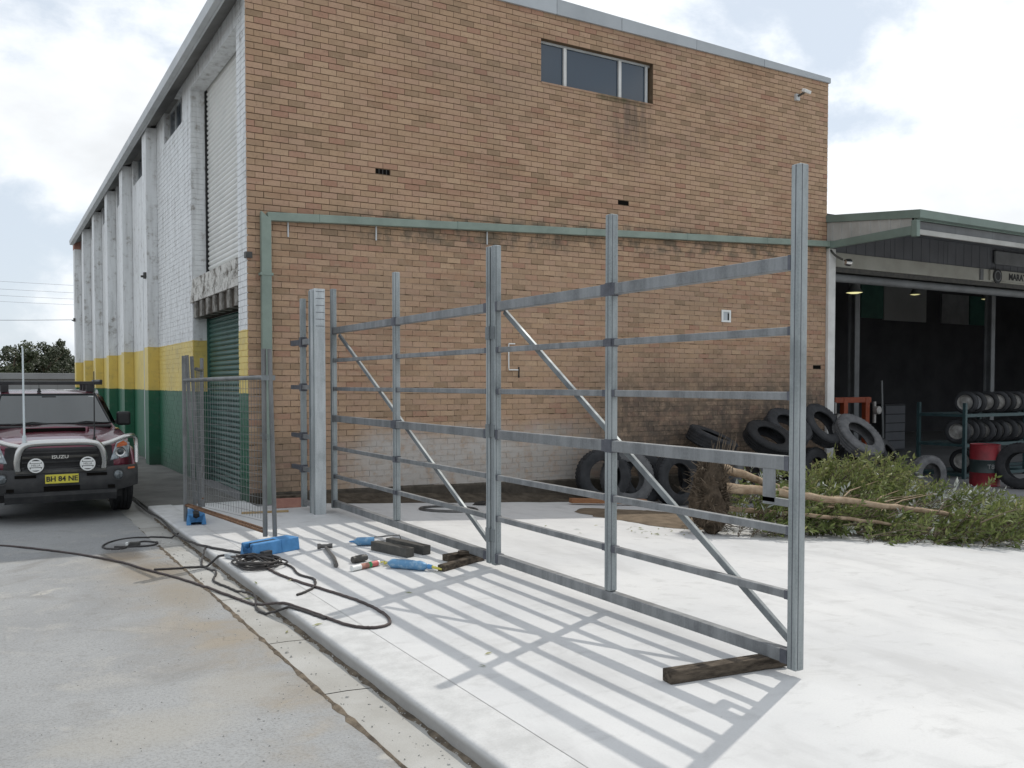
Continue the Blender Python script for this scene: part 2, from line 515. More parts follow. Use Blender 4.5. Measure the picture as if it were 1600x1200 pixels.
M['coldgal'] = noise_mat('cold_gal_paint', (0.075, 0.08, 0.095), (0.12, 0.125, 0.145), 14, 0.55, 0.2, 0.2)  # dark tone, used for the painted rail shadows on the guide column
M['slab'] = make_slab_mat()
M['road'] = make_road_mat()
M['gutter_concrete'] = noise_mat('old_gutter_concrete', (0.43, 0.425, 0.405), (0.345, 0.335, 0.31), 2.2, 0.9, 0, 0.4, 8, 0.2, coords='World', bump_scale=80)
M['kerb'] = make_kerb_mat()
M['yard'] = noise_mat('yard_concrete', (0.24, 0.24, 0.245), (0.185, 0.185, 0.185), 1.2, 0.85, 0, 0.3, 8, 0.3, coords='World', bump_scale=60)
M['path'] = noise_mat('path_concrete', (0.20, 0.195, 0.185), (0.13, 0.128, 0.12), 1.8, 0.9, 0, 0.4, 8, 0.2, coords='World', bump_scale=60)
M['dirt'] = noise_mat('loose_dirt', (0.21, 0.165, 0.12), (0.125, 0.10, 0.075), 5, 1.0, 0, 0.9, 9, 0.1, coords='World', bump_scale=30)
M['silt'] = noise_mat('tan_silt', (0.29, 0.25, 0.19), (0.20, 0.165, 0.12), 9, 1.0, 0, 0.9, 9, 0.1, coords='World', bump_scale=60)
M['joint_dirt'] = noise_mat('joint_dirt', (0.20, 0.165, 0.125), (0.09, 0.075, 0.06), 14, 1.0, 0, 0.9, 9, 0.1, coords='World', bump_scale=60)
M['soil'] = noise_mat('dark_soil', (0.11, 0.092, 0.072), (0.055, 0.046, 0.036), 7, 1.0, 0, 1.0, 9, 0.1, coords='World', bump_scale=30)
M['plinth'] = noise_mat('dark_footing', (0.10, 0.086, 0.07), (0.055, 0.048, 0.04), 6, 0.95, 0, 0.8, 8, 0.1, coords='World', bump_scale=25)
M['pipe'] = noise_mat('sage_pipe_paint', (0.25, 0.31, 0.265), (0.195, 0.245, 0.21), 3, 0.5, 0, 0.05, 6, 0.4, coords='World')
M['shed_green'] = noise_mat('sage_fascia_paint', (0.185, 0.245, 0.215), (0.15, 0.195, 0.172), 2, 0.5, 0, 0.05, 6, 0.4, coords='World')
M['capping'] = noise_mat('grey_capping', (0.44, 0.47, 0.49), (0.38, 0.41, 0.43), 1.5, 0.5, 0.1, 0.03, 6, 0.4, coords='World', objvar=0.1)
M['gutter'] = noise_mat('gutter_zinc', (0.60, 0.62, 0.63), (0.48, 0.495, 0.50), 1.5, 0.5, 0.2, 0.05, 6, 0.4, coords='World')
M['soffit'] = noise_mat('soffit_board', (0.24, 0.24, 0.23), (0.17, 0.165, 0.155), 2, 0.85, coords='World')
M['roof'] = noise_mat('roof_sheet', (0.35, 0.36, 0.36), (0.28, 0.285, 0.28), 1.0, 0.6, 0.2, coords='World')
M['door_white'] = noise_mat('cream_door_slat', (0.80, 0.80, 0.77), (0.72, 0.725, 0.70), 2, 0.55, 0, 0.03, 6, 0.4, coords='World')
M['door_green'] = noise_mat('green_door_slat', (0.045, 0.125, 0.10), (0.03, 0.085, 0.07), 2, 0.5, 0, 0.03, 6, 0.4, coords='World')
M['alu'] = noise_mat('aluminium_frame', (0.58, 0.60, 0.60), (0.47, 0.49, 0.49), 4, 0.45, 0.3)
M['white_trim'] = noise_mat('white_trim_paint', (0.70, 0.70, 0.68), (0.56, 0.56, 0.54), 3, 0.6, 0, 0.04, 6, 0.4, coords='World')
M['cream_beam'] = noise_mat('cream_beam_paint', (0.40, 0.40, 0.355), (0.31, 0.305, 0.265), 1.4, 0.65, 0, 0.05, 7, 0.4, coords='World')
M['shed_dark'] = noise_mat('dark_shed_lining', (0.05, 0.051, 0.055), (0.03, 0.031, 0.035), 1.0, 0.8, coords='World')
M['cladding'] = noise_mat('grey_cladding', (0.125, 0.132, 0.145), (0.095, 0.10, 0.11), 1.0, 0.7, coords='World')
M['shed_panel'] = noise_mat('grey_canopy_sheet', (0.20, 0.21, 0.215), (0.14, 0.145, 0.15), 2.0, 0.6, coords='World')
M['pale_panel'] = noise_mat('pale_canopy_sheet', (0.42, 0.42, 0.40), (0.33, 0.33, 0.31), 2.0, 0.7, coords='World')
M['glass'] = principled('window_glass', (0.02, 0.038, 0.06), 0.08, 0.0, 0.9)[0]
M['black'] = noise_mat('matt_black', (0.012, 0.012, 0.013), (0.02, 0.02, 0.02), 10, 0.6)
M['hole'] = principled('dark_cavity', (0.01, 0.009, 0.008), 1.0, 0.0, 0.0)[0]
M['rubber'] = noise_mat('tyre_rubber', (0.017, 0.018, 0.020), (0.034, 0.035, 0.038), 7, 0.7, 0, 0.25, 7, 0.3, objvar=0.3)
M['rubber_grey'] = noise_mat('dusty_tyre_rubber', (0.15, 0.15, 0.152), (0.085, 0.086, 0.09), 7, 0.8, 0, 0.25, 7, 0.3)
M['rim'] = noise_mat('steel_rim', (0.46, 0.45, 0.43), (0.26, 0.25, 0.235), 8, 0.5, 0.4, objvar=0.4)
M['rim_white'] = principled('white_rim', (0.55, 0.56, 0.58), 0.5)[0]
M['rack'] = noise_mat('teal_rack_paint', (0.035, 0.075, 0.08), (0.025, 0.05, 0.055), 5, 0.5)
M['drum_red'] = noise_mat('red_drum_paint', (0.24, 0.022, 0.03), (0.15, 0.015, 0.02), 6, 0.5, 0, 0.05)
M['drum_dark'] = noise_mat('dark_drum_band', (0.03, 0.045, 0.045), (0.02, 0.03, 0.03), 6, 0.5)
M['orange'] = noise_mat('orange_enamel', (0.30, 0.062, 0.022), (0.21, 0.045, 0.018), 6, 0.5)
M['blue'] = noise_mat('blue_plastic', (0.085, 0.27, 0.55), (0.055, 0.20, 0.42), 8, 0.5, 0, 0.08, 6, 0.4)
M['timber_dark'] = noise_mat('old_dark_timber', (0.13, 0.105, 0.08), (0.035, 0.028, 0.022), 7, 0.9, 0, 0.6, 8, 0.2, stretch=(1, 6, 6), bump_scale=20)
M['timber_pale'] = noise_mat('pale_timber', (0.46, 0.34, 0.19), (0.36, 0.25, 0.13), 6, 0.85, 0, 0.3, 6, 0.2, stretch=(1, 6, 6))
M['timber_red'] = noise_mat('reddish_timber', (0.34, 0.17, 0.085), (0.24, 0.115, 0.06), 6, 0.85, 0, 0.3, 6, 0.2, stretch=(1, 6, 6))
M['pink_brick'] = noise_mat('pinkish_brick', (0.42, 0.22, 0.17), (0.33, 0.16, 0.125), 12, 0.9, 0, 0.4)
M['rust'] = noise_mat('rusty_bar', (0.25, 0.145, 0.085), (0.12, 0.07, 0.045), 20, 0.85, 0.1, 0.4)
M['cord'] = noise_mat('black_cord', (0.028, 0.026, 0.026), (0.055, 0.05, 0.048), 12, 0.6)
M['cord_brown'] = noise_mat('dusty_cord', (0.085, 0.065, 0.062), (0.05, 0.04, 0.038), 12, 0.65)
M['steel_dark'] = noise_mat('mill_scale_steel', (0.06, 0.06, 0.058), (0.10, 0.095, 0.085), 12, 0.55, 0.3, 0.15)
M['steel_tool'] = noise_mat('worn_tool_steel', (0.16, 0.155, 0.15), (0.10, 0.095, 0.09), 14, 0.5, 0.5, 0.1)
M['white_plastic'] = principled('white_plastic', (0.75, 0.76, 0.74), 0.45)[0]
M['red_plastic'] = principled('red_print', (0.50, 0.12, 0.12), 0.5)[0]
M['green_plastic'] = principled('green_print', (0.03, 0.28, 0.10), 0.45)[0]
M['yellow_plastic'] = principled('yellow_nozzle', (0.55, 0.50, 0.10), 0.45)[0]
M['blue_foil'] = noise_mat('blue_foil_print', (0.11, 0.26, 0.44), (0.22, 0.36, 0.50), 20, 0.35, 0.1, 0.2, lo=0.5, hi=0.6)
M['car_paint'] = noise_mat('maroon_car_paint', (0.165, 0.016, 0.038), (0.135, 0.013, 0.032), 2, 0.30, 0.25, 0, 5, 0.6)
M['car_paint'].node_tree.nodes['Principled BSDF'].inputs['Coat Weight'].default_value = 1.0
M['car_glass'] = principled('car_glass', (0.022, 0.034, 0.040), 0.04, 0.0, 1.0)[0]
M['car_glass'].node_tree.nodes['Principled BSDF'].inputs['IOR'].default_value = 1.5
M['car_black'] = noise_mat('car_black_trim', (0.018, 0.018, 0.019), (0.03, 0.03, 0.031), 8, 0.5)
M['bar_black'] = noise_mat('bull_bar_black', (0.022, 0.023, 0.025), (0.05, 0.05, 0.05), 5, 0.42, 0.1)
M['chrome'] = principled('polished_alloy', (0.60, 0.60, 0.585), 0.26, 1.0, 0.5)[0]
M['lens'] = noise_mat('headlamp_lens', (0.55, 0.60, 0.62), (0.25, 0.28, 0.30), 22, 0.10, 0.35, 0.1)
M['fog_lens'] = noise_mat('fog_lamp_lens', (0.20, 0.22, 0.23), (0.07, 0.08, 0.085), 30, 0.08, 0.4)
M['lens_orange'] = principled('indicator_lens', (0.60, 0.16, 0.06), 0.15)[0]
M['plate_yellow'] = principled('plate_yellow', (0.62, 0.55, 0.06), 0.5)[0]
M['aerial_white'] = principled('white_aerial', (0.62, 0.68, 0.70), 0.4)[0]
M['bark'] = noise_mat('pale_bark', (0.40, 0.31, 0.22), (0.22, 0.155, 0.10), 9, 0.9, 0, 0.6, 8, 0.2)
M['bark_dark'] = noise_mat('twig_bark', (0.15, 0.115, 0.082), (0.085, 0.066, 0.047), 12, 0.9, 0, 0.4)
M['root'] = noise_mat('root_soil', (0.105, 0.08, 0.058), (0.04, 0.032, 0.024), 12, 1.0, 0, 1.0, 8, 0.1)
M['wire'] = principled('overhead_cable', (0.30, 0.31, 0.33), 0.6)[0]
M['far_grey'] = noise_mat('far_grey_sheet', (0.27, 0.28, 0.28), (0.22, 0.225, 0.225), 0.6, 0.7, coords='World')
M['mould'] = M['render']


def leaf_mat(name, stops, trans=0.25):
    m, nt, b = principled(name, rough=0.5, spec=0.35)
    at = nt.nodes.new('ShaderNodeAttribute')
    at.attribute_name = 'tone'
    c = ramp_node(nt, at.outputs['Fac'], stops)
    nt.links.new(c, b.inputs['Base Color'])
    tr = nt.nodes.new('ShaderNodeBsdfTranslucent')
    nt.links.new(c, tr.inputs['Color'])
    mx = nt.nodes.new('ShaderNodeMixShader')
    mx.inputs[0].default_value = trans
    out = nt.nodes['Material Output']
    nt.links.new(b.outputs[0], mx.inputs[1])
    nt.links.new(tr.outputs[0], mx.inputs[2])
    nt.links.new(mx.outputs[0], out.inputs['Surface'])
    return m


M['leaf'] = leaf_mat('olive_leaf', [(0.0, (0.06, 0.085, 0.024)), (0.45, (0.15, 0.19, 0.058)), (0.75, (0.24, 0.265, 0.10)), (0.90, (0.33, 0.32, 0.15)), (0.93, (0.36, 0.39, 0.36)), (1.0, (0.55, 0.58, 0.55))], 0.38)
M['leaf_far'] = leaf_mat('far_leaf', [(0.0, (0.022, 0.032, 0.014)), (0.6, (0.040, 0.055, 0.022)), (1.0, (0.065, 0.080, 0.035))], 0.15)


# ------------------------------------------------------------------ mesh building
class MB:
    def __init__(s):
        s.v, s.f, s.m, s.t = [], [], [], []
        s.tone = None

    def add(s, verts, faces, mat=0, tone=0.0):
        o = len(s.v)
        s.v.extend(tuple(p) for p in verts)
        for f in faces:
            s.f.append(tuple(i + o for i in f))
            s.m.append(mat)
            s.t.append(tone)

    def box(s, a, b, mat=0, tone=0.0, skip=()):
        x0, y0, z0 = (min(a[i], b[i]) for i in range(3))
        x1, y1, z1 = (max(a[i], b[i]) for i in range(3))
        v = [(x0, y0, z0), (x1, y0, z0), (x1, y1, z0), (x0, y1, z0), (x0, y0, z1), (x1, y0, z1), (x1, y1, z1), (x0, y1, z1)]
        fs = {'-z': (0, 3, 2, 1), '+z': (4, 5, 6, 7), '-y': (0, 1, 5, 4), '+x': (1, 2, 6, 5), '+y': (2, 3, 7, 6), '-x': (3, 0, 4, 7)}
        s.add(v, [f for k, f in fs.items() if k not in skip], mat, tone)

    def beam(s, p0, p1, w, h, up=(0, 0, 1), mat=0, tone=0.0):
        p0, p1, up = Vector(p0), Vector(p1), Vector(up)
        d = (p1 - p0).normalized()
        sd = d.cross(up).normalized()
        u = sd.cross(d).normalized()
        v = []
        for p in (p0, p1):
            for a, b in ((-1, -1), (1, -1), (1, 1), (-1, 1)):
                v.append(p + sd * (a * w / 2) + u * (b * h / 2))
        s.add(v, [(0, 1, 2, 3), (7, 6, 5, 4), (0, 4, 5, 1), (1, 5, 6, 2), (2, 6, 7, 3), (3, 7, 4, 0)], mat, tone)

    def tube(s, pts, r, n=8, mat=0, cap=True, closed=False, tone=0.0):
        pts = [Vector(p) for p in pts]
        k = len(pts)
        rs = r if isinstance(r, (list, tuple)) else [r] * k
        ring0 = len(s.v)
        prev = None
        for i, p in enumerate(pts):
            if closed:
                t = pts[(i + 1) % k] - pts[i - 1]
            else:
                t = pts[min(i + 1, k - 1)] - pts[max(i - 1, 0)]
            t.normalize()
            if prev is None:
                a = t.orthogonal().normalized()
            else:
                a = prev - t * prev.dot(t)
                a = a.normalized() if a.length > 1e-6 else t.orthogonal().normalized()
            prev = a
            b = t.cross(a)
            for j in range(n):
                th = 2 * math.pi * j / n
                s.v.append(tuple(p + (a * math.cos(th) + b * math.sin(th)) * rs[i]))
        for i in range(k if closed else k - 1):
            i2 = (i + 1) % k
            for j in range(n):
                j2 = (j + 1) % n
                s.f.append((ring0 + i * n + j, ring0 + i * n + j2, ring0 + i2 * n + j2, ring0 + i2 * n + j))
                s.m.append(mat)
                s.t.append(tone)
        if cap and not closed:
            s.f.append(tuple(ring0 + j for j in reversed(range(n))))
            s.f.append(tuple(ring0 + (k - 1) * n + j for j in range(n)))
            s.m += [mat, mat]
            s.t += [tone, tone]

    def lathe(s, prof, n=24, mats=None, closed=True, origin=(0, 0, 0), axis='z', caps=False):
        """prof: list of (radius, height)"""
        o = len(s.v)
        k = len(prof)
        ox, oy, oz = origin
        for j in range(n):
            th = 2 * math.pi * j / n
            c, sn = math.cos(th), math.sin(th)
            for r, h in prof:
                if axis == 'z':
                    s.v.append((ox + r * c, oy + r * sn, oz + h))
                elif axis == 'y':
                    s.v.append((ox + r * c, oy + h, oz - r * sn))
                else:
                    s.v.append((ox + h, oy + r * c, oz + r * sn))
        for j in range(n):
            j2 = (j + 1) % n
            for i in range(k if closed else k - 1):
                i2 = (i + 1) % k
                s.f.append((o + j * k + i, o + j2 * k + i, o + j2 * k + i2, o + j * k + i2))
                s.m.append(mats[i] if mats else 0)
                s.t.append(0.0)
        if caps and not closed:
            s.f.append(tuple(o + j * k for j in reversed(range(n))))
            s.f.append(tuple(o + j * k + k - 1 for j in range(n)))
            s.m += [mats[0] if mats else 0, mats[-1] if mats else 0]
            s.t += [0, 0]

    def loft(s, rings, mat=0, cap=True, closed_ring=True):
        o = len(s.v)
        n = len(rings[0])
        for r in rings:
            s.v.extend(tuple(p) for p in r)
        for i in range(len(rings) - 1):
            for j in range(n if closed_ring else n - 1):
                j2 = (j + 1) % n
                s.f.append((o + i * n + j, o + i * n + j2, o + (i + 1) * n + j2, o + (i + 1) * n + j))
                s.m.append(mat)
                s.t.append(0.0)
        if cap and closed_ring:
            s.f.append(tuple(o + j for j in reversed(range(n))))
            s.f.append(tuple(o + (len(rings) - 1) * n + j for j in range(n)))
            s.m += [mat, mat]
            s.t += [0, 0]

    def prism(s, poly, axis, a, b, mat=0, tone=0.0):
        """poly of 2-D points, extruded along axis from a to b"""
        def P(u, w, h):
            return {'x': (h, u, w), 'y': (u, h, w), 'z': (u, w, h)}[axis]
        n = len(poly)
        v = [P(u, w, a) for u, w in poly] + [P(u, w, b) for u, w in poly]
        f = [tuple(range(n)), tuple(reversed(range(n, 2 * n)))]
        f += [(i, i + n, (i + 1) % n + n, (i + 1) % n) for i in range(n)]
        s.add(v, f, mat, tone)

    def mesh(s, name, mats, origin=(0, 0, 0), smooth=None, use_tone=False, fix=True):
        me = bpy.data.meshes.new(name)
        ox, oy, oz = origin
        me.from_pydata([(x - ox, y - oy, z - oz) for x, y, z in s.v], [], s.f)
        for m in (mats if isinstance(mats, (list, tuple)) else [mats]):
            me.materials.append(M[m])
        me.polygons.foreach_set('material_index', s.m)
        if use_tone:
            at = me.attributes.new('tone', 'FLOAT', 'FACE')
            at.data.foreach_set('value', s.t)
        if fix or smooth is not None:
            bm = bmesh.new()
            bm.from_mesh(me)
            if fix:
                bmesh.ops.recalc_face_normals(bm, faces=bm.faces)
            if smooth is not None:
                lim = R(smooth)
                for f in bm.faces:
                    f.smooth = True
                for e in bm.edges:
                    if len(e.link_faces) == 2:
                        e.smooth = e.calc_face_angle(0.0) < lim
            bm.to_mesh(me)
            bm.free()
        me.update()
        return me

    def build(s, name, mats, parent=None, smooth=None, use_tone=False, world=True, fix=True, bevel=0.0):
        """world=True: the points are world points, moved into the parent's space (parent unrotated)"""
        o3 = (0, 0, 0)
        if parent is not None and world:
            o3 = world_loc(parent)
        me = s.mesh(name, mats, o3, smooth, use_tone, fix)
        ob = bpy.data.objects.new(name, me)
        col.objects.link(ob)
        ob.parent = parent
        if bevel:
            md = ob.modifiers.new('edge', 'BEVEL')
            md.width = bevel
            md.segments = 2
            md.limit_method = 'ANGLE'
            md.angle_limit = R(40)
        return ob


def world_loc(o):
    v = Vector((0, 0, 0))
    while o is not None:
        v += o.location
        o = o.parent
    return tuple(v)


def tag(o, label, cat, group=None):
    o['label'] = label
    o['category'] = cat
    if group:
        o['group'] = group
    return o


def thing(name, label, cat, loc=(0, 0, 0), group=None, rotz=0.0):
    o = bpy.data.objects.new(name, None)
    o.empty_display_size = 0.2
    col.objects.link(o)
    o.location = loc
    o.rotation_euler = (0, 0, rotz)
    return tag(o, label, cat, group)


def structure(o):
    o['kind'] = 'structure'
    return o


def stuff(o):
    o['kind'] = 'stuff'
    return o


def copy_tree(o, parent=None):
    c = o.copy()
    col.objects.link(c)
    c.parent = parent
    for ch in list(o.children):
        copy_tree(ch, c)
    return c


def part_copy(o, parent, loc):
    c = o.copy()
    col.objects.link(c)
    c.parent = parent
    c.location = loc
    return c


def text(name, body, size, mat, parent, loc, rot, extrude=0.002, bold=0.0, align='CENTER', sx=1.0):
    cu = bpy.data.curves.new(name, 'FONT')
    cu.body = body
    cu.size = size
    cu.extrude = extrude
    cu.offset = bold
    cu.align_x = align
    cu.align_y = 'CENTER'
    cu.resolution_u = 3
    cu.materials.append(M[mat])
    tmp = bpy.data.objects.new('tmp', cu)
    me = bpy.data.meshes.new_from_object(tmp)
    bpy.data.objects.remove(tmp)
    bpy.data.curves.remove(cu)
    me.name = name
    o = bpy.data.objects.new(name, me)
    col.objects.link(o)
    o.parent = parent
    o.location = loc
    o.rotation_euler = rot
    o.scale = (sx, 1, 1)
    return o


def gz(x):
    """height of the yard: level at the kerb, falling away from X = 0.7"""
    return -0.0625 * min(max(0.0, x - 0.7), 7.2)


def bez(pts, n=8, closed=False):
    """Catmull-Rom through the points"""
    P = [Vector(p) for p in pts]
    out = []
    k = len(P)
    for i in range(k if closed else k - 1):
        if closed:
            a, b, c, d = P[(i - 1) % k], P[i], P[(i + 1) % k], P[(i + 2) % k]
        else:
            a, b, c, d = P[max(i - 1, 0)], P[i], P[i + 1], P[min(i + 2, k - 1)]
        for j in range(n):
            t = j / n
            out.append(0.5 * ((2 * b) + (c - a) * t + (2 * a - 5 * b + 4 * c - d) * t * t + (3 * b - a - 3 * c + d) * t ** 3))
    if not closed:
        out.append(P[-1])
    return out


# ------------------------------------------------------------------ ground
def build_ground():
    m = MB()
    m.add([(-150, -60, -0.5), (150, -60, -0.5), (150, 260, -0.5), (-150, 260, -0.5)], [(0, 1, 2, 3)])
    structure(m.build('ground', 'dirt'))
    # drive (old grey sheet), slightly uneven grid
    m = MB()
    xs = [-40, -12, -7, -5, -4, -3.2, -2.6, -2.1, -1.8, -1.53]
    ys = [-30, -14] + [-12 + 0.5 * i for i in range(31)] + [6, 10, 18, 30, 60, 120]
    g = random.Random(3)
    vs = []
    for y in ys:
        for x in xs:
            xx = x + (g.uniform(-0.012, 0.012) if x == -1.53 else 0)
            vs.append((xx, y, -0.1 + (g.uniform(-0.006, 0.006) if x > -12 and x < -1.6 else 0)))
    n = len(xs)
    fs = [(j * n + i, j * n + i + 1, (j + 1) * n + i + 1, (j + 1) * n + i) for j in range(len(ys) - 1) for i in range(n - 1)]
    m.add(vs, fs)
    structure(m.build('road', 'road', smooth=60))
    # gutter strip in bays with cracked joints
    par = structure(MB_empty_mesh_strip())
    # kerb
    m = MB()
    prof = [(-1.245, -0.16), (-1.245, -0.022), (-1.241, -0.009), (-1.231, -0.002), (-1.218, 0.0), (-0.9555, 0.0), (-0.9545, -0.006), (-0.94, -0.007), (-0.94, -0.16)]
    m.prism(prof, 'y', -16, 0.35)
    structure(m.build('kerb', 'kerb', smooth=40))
    # side path beside the painted wall (old dark concrete)
    m = MB()
    m.box((-1.24, 0.36, -0.16), (-0.003, 60, -0.02))
    m.box((-0.95, 0.252, -0.16), (-0.003, 0.36, -0.02))
    structure(m.build('side_path', 'path'))
    # slab: fresh pale concrete, level then falling to the right
    m = MB()
    xs = [-0.9515, 0.0, 0.7, 2, 3.5, 5, 6.4, 7.9, 12, 22, 45]
    far = lambda x: 0.25 if x <= -0.02 else (-0.5 if x < 6.5 else -3.35)
    top, edge = [], []
    rows = [-16, -12, -9, -6, -3.4]
    vs, fs = [], []
    for x in xs:
        for y in rows:
            vs.append((x, y, gz(x)))
    k = len(rows)
    for i in range(len(xs) - 1):
        for j in range(k - 1):
            fs.append((i * k + j, (i + 1) * k + j, (i + 1) * k + j + 1, i * k + j + 1))
    m.add(vs, fs)
    # back bays up to the wall
    for x0, x1, yb in ((-0.9515, -0.004, 0.25), (-0.004, 0.7, -0.45), (0.7, 2, -0.47), (2, 3.5, -0.48), (3.5, 5, -0.5), (5, 6.4, -0.5)):
        m.add([(x0, -3.4, gz(x0)), (x1, -3.4, gz(x1)), (x1, yb, gz(x1)), (x0, yb, gz(x0))], [(0, 1, 2, 3)])
        m.add([(x0, yb, gz(x0)), (x1, yb, gz(x1)), (x1, yb, gz(x1) - 0.12), (x0, yb, gz(x0) - 0.12)], [(0, 1, 2, 3)])
    structure(m.build('slab', 'slab', smooth=30))
    # yard under the canopy and the shed floor
    m = MB()
    xs = [-0.2, 0.7, 3, 5, 7.9, 12, 25, 60]
    vs = []
    for x in xs:
        for y in (-3.38, 0.05, 16):
            vs.append((x, y, gz(x) - 0.03))
    fs = [(i * 3 + j, (i + 1) * 3 + j, (i + 1) * 3 + j + 1, i * 3 + j + 1) for i in range(len(xs) - 1) for j in range(2)]
    m.add(vs, fs)
    structure(m.build('yard', 'yard'))
    # loose dirt between slab, wall and tyre heap
    g = random.Random(8)
    m = MB()
    cx, cy = 4.95, -2.45
    pts = []
    nn = 40
    vs = [(cx, cy, gz(cx) + 0.05)]
    for ring, (f, h) in enumerate(((0.6, 0.04), (1.0, 0.004))):
        for i in range(nn):
            th = 2 * math.pi * i / nn
            rx, ry = .85, 1.05
            k = f * (1 + (0.16 * math.sin(3 * th + 1) + g.uniform(-0.09, 0.09)) * (1 if ring else 0.4))
            x, y = cx + rx * k * math.cos(th), min(cy + ry * k * math.sin(th), -0.05)
            vs.append((x, y, gz(x) + h))
    fs = [(0, 1 + i, 1 + (i + 1) % nn) for i in range(nn)]
    fs += [(1 + i, 1 + nn + i, 1 + nn + (i + 1) % nn, 1 + (i + 1) % nn) for i in range(nn)]
    m.add(vs, fs)
    structure(m.build('dirt_patch', 'dirt', smooth=80))
    # a wedge of soil along the foot of the wall, right of the slab edge
    m = MB()
    vs = []
    xs = [0.9 + 0.35 * i for i in range(18)]
    for x in xs:
        vs += [(x, -0.52 + g.uniform(-0.05, 0.03), gz(x) + 0.002), (x, -0.3, gz(x) + 0.035 + g.uniform(-.02, .02)), (x, -0.01, gz(x) + 0.10)]
    fs = [(i * 3 + j, (i + 1) * 3 + j, (i + 1) * 3 + j + 1, i * 3 + j + 1) for i in range(len(xs) - 1) for j in range(2)]
    m.add(vs, fs)
    structure(m.build('soil_strip', 'soil', smooth=80))


def MB_empty_mesh_strip():
    g = random.Random(5)
    root = None
    y = -16.0
    cuts = [-16, -9.0, -7.6, -6.48, -5.1, -3.8, -2.4, -1.0, 0.6, 2.4, 4.2, 6.0, 9, 14, 22, 40]
    for i in range(len(cuts) - 1):
        m = MB()
        a, b = cuts[i] + 0.006, cuts[i + 1] - 0.006
        sk = 0.05
        v = []
        ys = [a + (b - a) * k / 6 for k in range(7)]
        for yy in ys:
            xl = -1.53 + g.uniform(-0.018, 0.018)
            v += [(xl, yy + sk, -0.099), (-1.4, yy + sk * .6, -0.094), (-1.243, yy, -0.094)]
        v = [(x, yv, z) for x, yv, z in v]
        fs = [(j * 3 + q, j * 3 + q + 1, j * 3 + q + 4, j * 3 + q + 3) for j in range(6) for q in range(2)]
        m.add(v, fs)
        if root is None:
            root = m.build('gutter_strip', 'gutter_concrete')
        else:
            m.build('gutter_bay', 'gutter_concrete', root)
    # joint bottoms
    m = MB()
    m.box((-1.56, -16, -0.14), (-1.243, 40, -0.103))
    m.build('joint_filler', 'joint_dirt', root)
    return root


build_ground()


# ------------------------------------------------------------------ the brick building
W = 11.52                      # length of the brick front
BL, BH = 0.2325, 0.0865        # brick module
ZB = 7.187 - 84 * BH           # lowest course (the window head is a course line)
NROW = 89
TOPZ = ZB + NROW * BH          # top of brickwork
WIN = (4.72, 7.03, 7.187 - 8 * BH, 7.187)
VENTS = [(1.93, 4.70, 2), (6.34, 4.67, 1), (11.27, 1.88, 1)]
END_Y = 23.12


